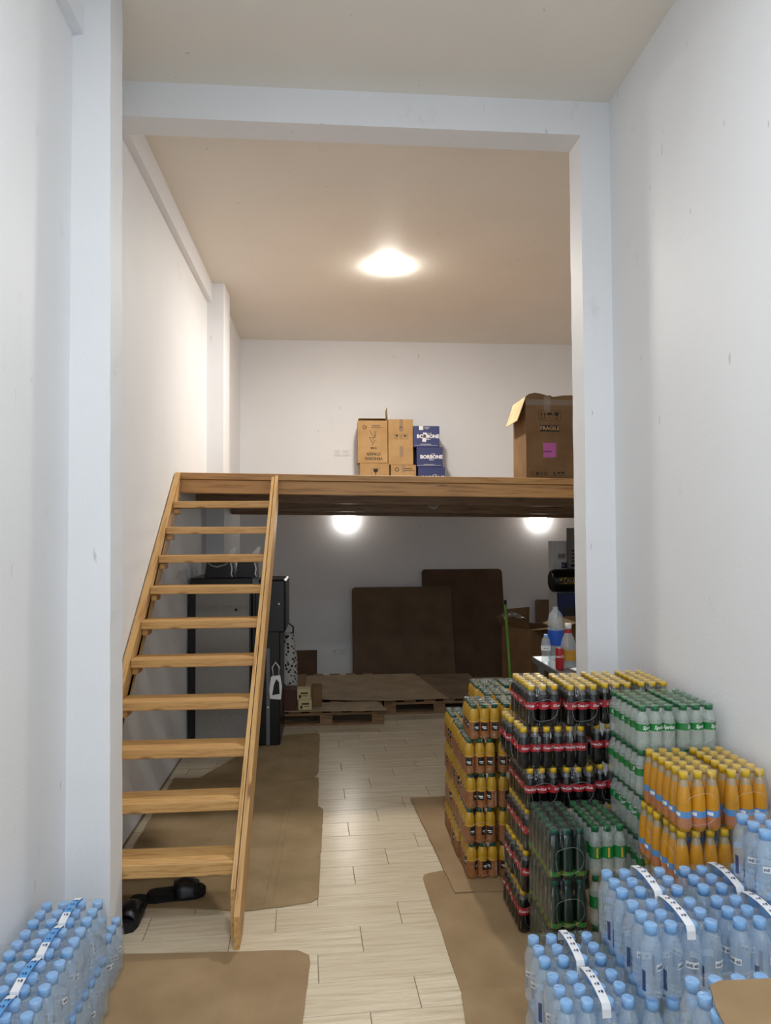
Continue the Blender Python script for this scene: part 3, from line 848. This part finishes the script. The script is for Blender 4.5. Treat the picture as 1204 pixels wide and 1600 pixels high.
KINDS = {
    'cola': dict(p=.0546, H=.187, prof=[(.70, 0), (.88, .02), (1, .08), (.97, .2), (.94, .3), (.97, .36), (1, .42), (1, .60), (.93, .68), (.74, .77), (.5, .86), (.46, .90)],
                 body=COLA, neck=COLA_N, fill=.77, cap='yellow', capr=.60, bands=[(.42, .60, 0)], mats=[RED, LWHITE], texts=[('Coca-Cola', .0155, .51, 1, .35, 0), ('Coca-Cola', .0155, .51, 1, .35, PI)]),
    'sprite': dict(p=.0572, H=.185, prof=[(.70, 0), (.9, .02), (1, .08), (.98, .2), (.96, .36), (1, .42), (1, .60), (.93, .68), (.74, .77), (.5, .86), (.46, .90)],
                   body=CLEARG, neck=CLEARG, fill=1, cap='green', capr=.60, bands=[(.44, .60, 0)], mats=[LGREEN, LWHITE, LGOLD], texts=[('Sprite', .0215, .52, 1, .25, 0), ('Sprite', .0215, .52, 1, .25, 2.2)], patches=[(.45, .59, 3.3, 3.6, 2)]),
    'dark': dict(p=.0546, H=.206, prof=[(.75, 0), (.92, .02), (1, .08), (1, .24), (.97, .45), (.95, .58), (.86, .70), (.72, .80), (.58, .88), (.55, .91)],
                 body=GREENB, neck=GREENB, fill=1, cap='teal', capr=.66, bands=[(.09, .18, 0)], mats=[LLIME, LGREEN], texts=[], patches=[(.095, .175, 0, .9, 1), (.095, .175, 2, 3.1, 1), (.095, .175, -1.6, -.9, 1)]),
    'clear': dict(p=.0530, H=.203, prof=[(.70, 0), (.9, .02), (1, .08), (.98, .2), (.96, .36), (1, .42), (1, .64), (.93, .70), (.74, .78), (.5, .86), (.46, .90)],
                  body=CLEARG, neck=CLEARG, fill=1, cap='green', capr=.58, bands=[(.36, .60, 0)], mats=[LGREEN, LWHITE, LGOLD], texts=[], patches=[(.38, .58, .3, .6, 2), (.38, .58, 1.6, 2.1, 1), (.38, .58, 4, 4.4, 2)]),
    'orange': dict(p=.0555, H=.2185, prof=[(.62, 0), (.80, .015), (.88, .05), (.99, .09), (1, .16), (1, .29), (1, .42), (.97, .52), (.87, .64), (.72, .75), (.55, .84), (.47, .885), (.47, .9)],
                   body=ORANGE, neck=ORANGE_N, fill=.76, cap='yellow', capr=.60, bands=[(.08, .245, 1), (.245, .355, 0)], mats=[LBLUE, LORANGE, LGOLD, LWHITE], texts=[], patches=[(.25, .35, .6, .9, 2), (.25, .35, 2.6, 3.0, 1), (.27, .33, 4.2, 5.0, 3)]),
    'juice': dict(p=.0565, H=.183, prof=[(.80, 0), (.95, .02), (.98, .06), (.97, .50), (1, .56), (1, .70), (.93, .77), (.72, .85), (.58, .89)],
                  body=JUICE, neck=JUICE, fill=1, cap='teal', capr=.62, bands=[(.03, .50, 0), (.50, .53, 2)], mats=[JLABEL, INK, LGOLD, LWHITE], texts=[], patches=[(.24, .48, -.65, .65, 1), (.34, .37, -.4, .4, 3), (.30, .32, -.2, .45, 3), (.04, .14, 2.4, 3.0, 3), (.06, .46, 1.5, 1.6, 3)]),
    'water': dict(p=.0636, H=.217, prof=[(.62, 0), (.85, .02), (1, .07), (1, .13), (.92, .155), (1, .18), (1, .22), (.92, .245), (1, .27), (1, .32), (.93, .34), (1, .36), (1, .42), (.96, .50), (1, .54), (1, .66), (.95, .72), (.80, .79), (.58, .855), (.47, .89)],
                  body=WATERB, neck=WATERB, fill=1, cap='blue', capr=.60, bands=[], mats=[LWHITE, LNAVY], texts=[('sidi ali', .0145, .47, 1, 0, 0), ('sidi ali', .0145, .47, 1, 0, 2.6)], patches=[(.425, .515, -.62, .62, 0), (.425, .515, 1.98, 3.22, 0), (.12, .40, 4.2, 4.6, 1)]),
}


def wrap(mb, r, ang0, vs, fs, m):
    """flat shape laid round a cylinder of radius r, its middle at the angle ang0 (0 faces -Y)"""
    mb.add([(r * math.sin(ang0 + x / r), -r * math.cos(ang0 + x / r), z) for x, z in vs], fs, m)


def kind_meshes(k):
    K = KINDS[k]; H = K['H']; R = K['p'] / 2 * .985
    prof = [(r * R, z * H) for r, z in K['prof']]
    if K['fill'] < 1:
        for j in range(len(prof) - 1):   # a ring exactly at the fill level
            if prof[j][1] < K['fill'] * H < prof[j + 1][1]:
                f = (K['fill'] * H - prof[j][1]) / (prof[j + 1][1] - prof[j][1])
                prof.insert(j + 1, (prof[j][0] + f * (prof[j + 1][0] - prof[j][0]), K['fill'] * H)); break
    K['bottle'] = MB().lathe(prof, 14, mfun=lambda z: 1 if z > K['fill'] * H else 0).mesh('bottle', [K['body'], K['neck']])
    cr = K['capr'] * R; zc = K['prof'][-1][1] * H
    K['capm'] = MB().lathe([(cr, zc - .004), (cr, H - .002), (cr * .9, H)], 14).mesh('cap', CAPS[K['cap']])
    mb = MB(); n = 20; rl = R + .0006
    for z0, z1, m in K['bands']:
        mb.lathe([(rl, z0 * H), (rl, z1 * H)], n, m, cap=False)
    for z0, z1, a0, a1, m in K.get('patches', []):
        rr = rl + (.0003 if K['bands'] else 0) + (.0002 if m == 3 else 0); q = max(2, int((a1 - a0) / .25)); vs = []
        for i in range(q + 1):
            x = (i / q - .5) * (a1 - a0) * rr; vs += [(x, z0 * H), (x, z1 * H)]
        wrap(mb, rr, (a0 + a1) / 2, vs, [(2 * i, 2 * i + 2, 2 * i + 3, 2 * i + 1) for i in range(q)], m)
    for s, size, z, m, sh, a in K['texts']:
        vs, fs = text2d(s, size, sh, size * .02); wrap(mb, rl + .0008, a, [(x, y + z * H) for x, y in vs], fs, m)
    K['labelm'] = mb.mesh('label', K['mats']) if mb.v else None
    K['R'] = R


for k in KINDS: kind_meshes(k)
_film = {}


def film_mesh(k, nx, ny):
    key = (k, nx, ny)
    if key in _film: return _film[key]
    K = KINDS[k]; p, H = K['p'], K['H']; hx, hy = nx * p / 2 + .0015, ny * p / 2 + .0015
    ins = p / 2 * (1 - K['capr']) * .85
    zs = [.004, .012, .05, .10, .18, .27, .36, .45, .54, .62, .70, .80, .90, .97, 1.0]
    def inset(f): return .006 if f < .006 else (0.001 if f < .62 else ins * ((f - .62) / .38) ** 1.3)
    # perimeter points
    def perim(ix, n):
        a, b = hx - ix, hy - ix; r = min(.02, a, b); pts = []
        per = []
        def side(x0, y0, x1, y1, n):
            for i in range(n):
                t = i / n; per.append((x0 + (x1 - x0) * t, y0 + (y1 - y0) * t))
        sx, sy = nx * 6, ny * 6
        side(-a + r, -b, a - r, -b, sx); 
        for i in range(3): t = -PI / 2 + PI / 2 * i / 3; per.append((a - r + r * math.cos(t), -b + r + r * math.sin(t)))
        side(a, -b + r, a, b - r, sy)
        for i in range(3): t = PI / 2 * i / 3; per.append((a - r + r * math.cos(t), b - r + r * math.sin(t)))
        side(a - r, b, -a + r, b, sx)
        for i in range(3): t = PI / 2 + PI / 2 * i / 3; per.append((-a + r + r * math.cos(t), b - r + r * math.sin(t)))
        side(-a, b - r, -a, -b + r, sy)
        for i in range(3): t = PI + PI / 2 * i / 3; per.append((-a + r + r * math.cos(t), -b + r + r * math.sin(t)))
        return per
    rows = []
    for f in zs:
        q = perim(inset(f), 0); row = []
        for x, y in q:
            # the film sags between neighbouring bottles
            s = 0
            if abs(y) > hy - .02: s = abs(math.sin(PI * (x + nx * p / 2) / p))
            else: s = abs(math.sin(PI * (y + ny * p / 2) / p))
            sag = (1 - s) * .0035 * (1 if f < .66 else .5)
            L = math.hypot(x, y); row.append((x * (1 - sag / max(L, .01)), y * (1 - sag / max(L, .01)), f * H + (.0025 if f >= .97 else 0)))
        rows.append(row)
    n = len(rows[0]); V = [v for r in rows for v in r]; Fs = []
    endy = nx <= ny   # openings on the narrow ends
    hw = (nx if endy else ny) * p * .36; zc, hz = (.40 if k != 'juice' else .35) * H, .27 * H
    def rho(v):
        e = v[1] if endy else v[0]; w = v[0] if endy else v[1]; he = hy if endy else hx
        if abs(e) < he - .018: return 9
        return (abs(w / hw) ** 2.5 + abs((v[2] - zc) / hz) ** 2.5) ** .4
    hole = k != 'water'
    kill = set()
    for j in range(len(rows) - 1):
        for i in range(n):
            f = (j * n + i, j * n + (i + 1) % n, (j + 1) * n + (i + 1) % n, (j + 1) * n + i)
            c = [sum(V[q][a] for q in f) / 4 for a in range(3)]
            if hole and rho(c) < 1: kill.update(f); continue
            Fs.append(f)
    for q in kill:
        v = V[q]; r = max(rho(v), .05)
        if r < 3:
            if endy: V[q] = (v[0] / r, v[1], zc + (v[2] - zc) / r)
            else: V[q] = (v[0], v[1] / r, zc + (v[2] - zc) / r)
    mb = MB(); mb.add(V, Fs, 0, True)
    # top: a slightly dimpled sheet over the caps
    a, b = hx - inset(1), hy - inset(1); gx, gy = nx * 4, ny * 4; vs = []
    for i in range(gx + 1):
        for j in range(gy + 1):
            x, y = -a + 2 * a * i / gx, -b + 2 * b * j / gy
            d = min(math.hypot(x - (q - (nx - 1) / 2) * p, y - (w - (ny - 1) / 2) * p) for q in range(nx) for w in range(ny)) / (p * .7)
            vs.append((x * (1 if abs(y) < b - .01 else .97), y * (1 if abs(x) < a - .01 else .97), H + .003 - .007 * min(1, d) ** 2))
    mb.add(vs, [(i * (gy + 1) + j, (i + 1) * (gy + 1) + j, (i + 1) * (gy + 1) + j + 1, i * (gy + 1) + j + 1) for i in range(gx) for j in range(gy)], 2, True)
    if hole:
        hw0, hz0 = hw, hz
        for sgn in (-1, 1):
            pts = []
            for i in range(24):
                t = 2 * PI * i / 24; hw, hz = hw0 * (1 + .07 * math.sin(3 * t + 1)), hz0 * (1 + .08 * math.sin(2 * t + .5)); w, z = hw * math.copysign(abs(math.cos(t)) ** .8, math.cos(t)), zc + hz * math.copysign(abs(math.sin(t)) ** .8, math.sin(t))
                pts.append((w, sgn * (hy + .0005), z) if endy else (sgn * (hx + .0005), w, z))
            mb.tube(pts, .0006, 5, 1, True)
    me = mb.mesh('shrink_film', [FILM, FILMEDGE, FILMTOP])
    _film[key] = me; return me


STRAPW = plain('strap_white', '#e6e9ee', .4); STRAPB = plain('strap_blue', '#5aa0e0', .4)
_strap = {}


def strap_mesh(ny, blue):
    if (ny, blue) in _strap: return _strap[(ny, blue)]
    K = KINDS['water']; L = ny * K['p'] / 2 + .002; H = K['H']; w = .0135; vs = []; path = [(-L, H - .035), (-L + .001, H - .012), (-L + .008, H + .003)]
    path += [(-L + .008 + (2 * L - .016) * t, H + .004 + .011 * math.sin(PI * t)) for t in (.15, .3, .5, .7, .85)]
    path += [(L - .008, H + .003), (L - .001, H - .012), (L, H - .035)]
    for y, z in path: vs += [(-w, y, z), (w, y, z)]
    vs += [(x, y, z + .0012) for x, y, z in vs]
    n = len(path); mb = MB(); fs = [(2 * i, 2 * i + 1, 2 * i + 3, 2 * i + 2) for i in range(n - 1)]; fs += [tuple(2 * n + q for q in f[::-1]) for f in fs]
    for i, f in enumerate(fs): mb.add([], [], 0)
    mb.v += vs; mb.f += fs; mb.i += [0 if not blue or i % (n - 1) in (1, 2, 3, 7) else 2 for i in range(len(fs))]; mb.sm += [False] * len(fs)
    for t in (.22, .4, .6, .8):
        y = -L + .008 + (2 * L - .016) * t; z = H + .0072 + .011 * math.sin(PI * t); dz = .011 * PI * math.cos(PI * t) / (2 * L - .016)
        for dx, s in ((.005, .003), (-.004, .0022)):
            mb.add([(dx - s, y - s * 1.6, z - dz * s * 1.6), (dx + s, y - s * 1.6, z - dz * s * 1.6), (dx + s, y + s * 1.6, z + dz * s * 1.6), (dx - s, y + s * 1.6, z + dz * s * 1.6)], [(0, 1, 2, 3)], 1)
    _strap[(ny, blue)] = mb.mesh('carry_handle', [STRAPW, LNAVY, STRAPB]); return _strap[(ny, blue)]


GROUPS = dict(cola='cola packs in the stack', sprite='lemon lime soda packs in the stack', dark='dark green bottle packs', clear='clear soda packs beside the dark green ones',
              orange='orange soda packs by the right wall', juice='orange juice packs in the stack', water='water packs by the right wall')
PNAME = dict(cola='cola_pack', sprite='lemon_soda_pack', dark='green_bottle_pack', clear='clear_soda_pack', orange='orange_soda_pack', juice='juice_pack', water='water_pack')


def pack(k, x0, y0, z, nx, ny, show, label, group=None, strap=0, yaw=None, film=True):
    """x0, y0: centre of the front left bottle.  show: which bottles are in sight - a(ll) or any of f(ront) l(eft) r(ight) b(ack)"""
    K = KINDS[k]; p = K['p']; cx, cy = x0 + (nx - 1) * p / 2, y0 + (ny - 1) * p / 2
    t = thing(PNAME[k], label, 'bottle pack', (cx, cy, z), random.uniform(-.004, .004) if yaw is None else yaw, group or GROUPS[k])
    for j in range(ny):
        for i in range(nx):
            if not ('a' in show or ('f' in show and j == 0) or ('F' in show and j < 2) or ('l' in show and i == 0) or ('r' in show and i == nx - 1) or ('b' in show and j == ny - 1)): continue
            b = link('bottle', K['bottle'], t, ((i - (nx - 1) / 2) * p, (j - (ny - 1) / 2) * p, .0006), (0, 0, random.uniform(-1.1, 1.1)))
            link('cap', K['capm'], b)
            if K['labelm']: link('label', K['labelm'], b)
    if film: link('shrink_film', film_mesh(k, nx, ny), t)
    if strap: link('carry_handle', strap_mesh(ny, strap == 2), t, (.25 * p, 0, 0))
    return t


ORD = ['bottom', 'second', 'third', 'fourth', 'fifth', 'top']
# ---- cola, six layers
LZ = .1885; Z = lambda n, d=LZ: n * d + .013
for x, y, lab in ((.951, 3.29, 'leftmost'), (1.132, 3.27, 'second from the left'), (1.309, 3.30, 'third from the left'), (1.492, 3.31, 'rightmost')):
    pack('cola', x, y, Z(5), 3, 6, 'a', f'cola pack with yellow caps, top layer, {lab} of four')
pack('cola', .905, 3.27, Z(4), 6, 3, 'fl', 'cola pack six bottles wide, fifth layer, front face of the stack')
pack('cola', .895, 3.45, Z(4), 6, 3, 'lb', 'cola pack six bottles wide, fifth layer, behind the front one')
pack('cola', 1.268, 3.302, Z(4), 6, 3, 'fl', 'cola pack in the fifth layer, mostly behind the lemon soda')
pack('cola', .935, 3.27, Z(3), 3, 6, 'Flr', 'cola pack three bottles wide, fourth layer, left half of front')
pack('cola', 1.108, 3.27, Z(3), 3, 6, 'Fl', 'cola pack three bottles wide, fourth layer, right half of front')
pack('cola', 1.280, 3.302, Z(3), 3, 6, 'fl', 'cola pack in the fourth layer, mostly behind the lemon soda')
pack('cola', .925, 3.28, Z(2), 3, 6, 'fl', 'cola pack in the third layer, left half, above the dark green packs')
pack('cola', 1.095, 3.28, Z(2), 3, 6, 'f', 'cola pack in the third layer, right half, behind the dark green packs')
pack('cola', 1.270, 3.302, Z(2), 3, 6, 'f', 'cola pack in the third layer, behind the lemon soda')
pack('cola', .915, 3.28, Z(1), 6, 3, 'fl', 'cola pack in the second layer, front of two along the side')
pack('cola', .908, 3.455, Z(1), 6, 3, 'lb', 'cola pack in the second layer, rear of two along the side')
pack('cola', .905, 3.30, Z(0), 3, 6, 'fl', 'cola pack in the bottom layer at the outer corner')
pack('cola', 1.075, 3.30, Z(0), 3, 6, 'f', 'cola pack in the bottom layer, behind the dark green packs')
# ---- dark green bottles and clear soda, three layers
for n in range(3):
    pack('dark', .930, 2.915, n * .2075 + .013, 3, 6, 'a' if n == 2 else 'fl', f'dark green bottle pack, {("bottom", "middle", "top")[n]} of three in front of the cola')
    pack('clear', 1.118, 2.95, n * .2045 + .013, 3, 6, 'a' if n == 2 else 'f', f'clear soda pack with green caps, {("bottom", "middle", "top")[n]} of three beside the dark green')
# ---- lemon soda, six layers
for n in range(6):
    pack('sprite', 1.327 + (.006 if n % 2 else 0), 2.95, n * .1863 + .003, 3, 6, 'a' if n > 3 else ('Fl' if n > 1 else 'l'), f'lemon lime soda pack, {ORD[n]} layer, left column of the stack')
    if n > 3: pack('sprite', 1.512, 2.95, n * .1863 + .003, 3, 6, 'a' if n > 4 else 'f', f'lemon lime soda pack, {ORD[n]} layer, against the right wall')
# ---- orange soda, four layers, on a pallet
pallet('wooden pallet under the orange soda packs, mostly behind the water packs', 1.27, 2.57, .40, .35, .078)
OZ = .2195; OB = lambda n: .079 + OZ * n
pack('orange', 1.330, 2.60, OB(3), 3, 6, 'a', 'orange soda pack, top layer, left one of two')
pack('orange', 1.518, 2.60, OB(3), 3, 6, 'a', 'orange soda pack, top layer, against the right wall')
pack('orange', 1.322, 2.606, OB(2), 6, 3, 'fl', 'orange soda pack, third layer, front of two', yaw=0)
pack('orange', 1.312, 2.779, OB(2), 6, 3, 'lb', 'orange soda pack, third layer, rear of two', yaw=0)
pack('orange', 1.318, 2.60, OB(1), 3, 6, 'fl', 'orange soda pack, second layer, behind the water packs')
pack('orange', 1.318, 2.60, OB(0), 3, 6, 'fl', 'orange soda pack, bottom layer, behind the water packs')
# ---- orange juice, five layers
JZ = .184
for n in range(4):
    for q, (y, w) in enumerate(((3.83, 'front'), (4.085, 'middle'), (4.345, 'rear'))):
        pack('juice', .765 + random.uniform(-.006, .006), y, Z(n, JZ), 3, 4, 'fl' if n < 3 else 'fla', f'orange juice pack, {ORD[n]} layer, {w} of three along the side')
    pack('juice', .945, 3.83, Z(n, JZ), 3, 4, 'fl', f'orange juice pack, {ORD[n]} layer, beside the cola stack')
for x, y, w in ((.788, 3.83, 'at the front corner'), (.968, 3.83, 'beside the cola'), (.925, 4.075, 'in the middle'), (.915, 4.31, 'at the rear'), (1.092, 4.31, 'at the rear behind the cola')):
    pack('juice', x, y, Z(4, JZ), 3, 4, 'a', f'orange juice pack with green caps, top layer, {w}')
# ---- water, right
WZ = .218
WG = 'water packs by the right wall'
for n in range(2):
    for y, w in ((2.130, 'front'), (2.345, 'rear')):
        pack('water', .712, y, Z(n, WZ) if y > 2 else 0, 4, 3, 'a' if n else 'fl', f'water pack in the outer column, {("lower", "upper")[n]} layer, {w} one', WG, n)
for n in range(3):
    for y, w in ((2.125, 'front'), (2.335, 'rear')):
        pack('water', .972 + (.003 if n == 2 else 0), y - (.010 if n == 1 and y < 2.3 else 0), Z(n, WZ), 4, 3, 'a' if n == 2 else 'fl', f'water pack in the middle column, {ORD[n] if n < 2 else "third"} layer, {w} one', WG, int(n == 2))
        if n: pack('water', 1.258, y, Z(n, WZ), 4, 3, 'a' if n == 2 else 'f', f'water pack in the wall column, {ORD[n] if n < 2 else "third"} layer, {w} one', WG, int(n == 2))
        elif y < 2.3: pack('water', 1.258, y, Z(n, WZ), 4, 3, 'f', 'water pack in the wall column, bottom layer, front one', WG, 0)
pack('water', 1.416, 2.235, Z(3, WZ), 4, 3, 'a', 'single water pack on top of the others against the right wall', WG, 0)
for n in range(3):
    pack('water', .962, 1.725, Z(n, WZ), 4, 3, 'a' if n == 2 else 'b', f'water pack nearest the camera, {("bottom", "middle", "top")[n]} layer, under the loose cardboard', WG, 0)
# ---- water, left
WL = 'water packs by the left wall'
LX = -1.081
for n in range(2):
    for y, w in ((2.757, 'farthest'), (2.560, 'second farthest'), (2.363, 'second nearest'), (2.168, 'nearest')):
        pack('water', LX + (.012 if n == 0 else 0), y, n * WZ + .001, 4, 3, 'a' if n else 'r', f'left wall water pack, {("lower", "upper")[n]} layer, {w} one', WL, 2 if n else 0)
pack('water', LX - .012, 3.045, .001, 4, 3, 'ra', 'single water pack on the floor behind the left wall stack', WL, 0)
# loose cardboard lying on the nearest water pack
o = sheet('loose cardboard sheet lying on the nearest water pack', [(.985, 1.806), (1.02, 1.822), (1.20, 1.820), (1.20, 1.45), (.905, 1.45), (.953, 1.72)], z=Z(3, WZ) + .006, th=.006, mat=CARD, group='cardboard sheets on packs')

# ------------------------------------------------------------------ steel table with bottles
TZ = .93
t = thing('steel_table', 'stainless steel table behind the cola stack', 'table', (1.535, 4.42, 0))
part('tabletop', MB().box(0, 1.3, 0, .86, TZ - .045, TZ, c=.004), STEEL, t)
for x in (.03, 1.22):
    for y in (.03, .79): part('leg', MB().box(x, x + .04, y, y + .04, 0, TZ - .046), STEEL, t)
part('shelf', MB().box(.03, 1.26, .04, .82, .25, .28), STEEL, t)


def bottle(name, label, x, y, H, R, prof, mats, fill, capm, capr, bands, lm, texts=(), cat='bottle', patches=()):
    t = thing(name, label, cat, (x, y, TZ + .001))
    pr = [(r * R, z * H) for r, z in prof]
    part('body', MB().lathe(pr, 18, mfun=lambda z: 1 if z > fill * H else 0), mats, t)
    if capm:
        zc = prof[-1][1] * H; part('cap', MB().lathe([(capr * R, zc - .006), (capr * R, H - .002), (capr * R * .9, H)], 16), capm, t)
    if bands or texts:
        mb = MB()
        for z0, z1, m in bands: mb.lathe([(R * 1.012, z0 * H), (R * 1.012, z1 * H)], 24, m, cap=False)
        for s, size, z, m, a in texts:
            vs, fs = text2d(s, size, .2, size * .02); wrap(mb, R * 1.012 + .0008, a, [(xx, yy + z * H) for xx, yy in vs], fs, m)
        part('label', mb, lm, t)
    return t


CLEARW = thin_mat('clear_plastic', (.90, .94, .96, 1), (.62, .68, .72, 1), .30, .1, .3, 50)
AMBER = plain('amber_drink', '#b98a35', .25)
PW = [(.7, 0), (.95, .02), (1, .06), (.95, .2), (1, .24), (.95, .30), (1, .34), (1, .60), (.97, .70), (.8, .82), (.45, .92), (.36, .94)]
bottle('water_bottle', 'small water bottle with a white label on the steel table', 1.562, 5.02, .200, .034, PW, [CLEARW, CLEARW], 1, CAPS['blue'], .42, [(.44, .60, 0)], [LWHITE, LNAVY], [('sidi ali', .014, .52, 1, -.3)])
bottle('water_bottle', 'large capless water bottle with a blue label on the steel table', 1.668, 5.12, .39, .058,
       [(.7, 0), (.95, .02), (1, .06), (1, .30), (.97, .36), (1, .40), (1, .58), (.97, .62), (1, .66), (.97, .75), (.8, .85), (.45, .92), (.32, .94), (.33, .99)], [CLEARW, CLEARW], 1, None, .4, [(.28, .56, 0)], [DBLUE, LWHITE])
t = bottle('sauce_bottle', 'clear bottle with white cap, red neck band and amber label', 1.652, 4.80, .305, .054,
           [(.8, 0), (.97, .02), (1, .06), (1, .44), (.92, .56), (.72, .68), (.42, .79), (.36, .84), (.36, .90)], [CLEARW, CLEARW], 1, WHITE, .42, [(.18, .42, 0)], [AMBER, LWHITE])
part('neck_band', MB().lathe([(.43 * .056, .79 * .305), (.40 * .056, .87 * .305)], 16, cap=False), RED, t, label='red neck band')
PC = [(.80, 0), (.95, .015), (1, .05), (1, .90), (.86, .97), (.84, 1)]
bottle('drink_can', 'slim red cola can in front on the steel table', 1.572, 4.75, .150, .0275, PC, [RED, STEEL], .94, None, 0, [], [LWHITE], [('Coca-Cola', .022, .6, 0, -.35)], 'can')
bottle('drink_can', 'slim red cola can standing behind the sauce bottle', 1.745, 5.17, .22, .030, PC, [RED, STEEL], .96, None, 0, [], [LWHITE], [], 'can')
o = link('paper_sheet', MB().prism([(-.06, -.08), (.06, -.08), (.06, .08), (-.06, .08)], 0, .002).mesh('paper_sheet', PAPER), None, (1.70, 4.62, TZ + .012), (.12, -.0, .5))
tag(o, 'white paper sheet on the steel table beside the sauce bottle', 'paper')
# carton behind the table
t = carton('open_carton', 'open carton with a pale flap behind the steel table', 2.05, 5.75, 0, .50, .45, 1.12, CARD_D, 0, True)
flap(t, (0, .45, 1.12), (0, 0, 1.12), .16, 1.9, CARD_IN)
flap(t, (0, 0, 1.12), (.5, 0, 1.12), .14, 1.3, CARD_IN)
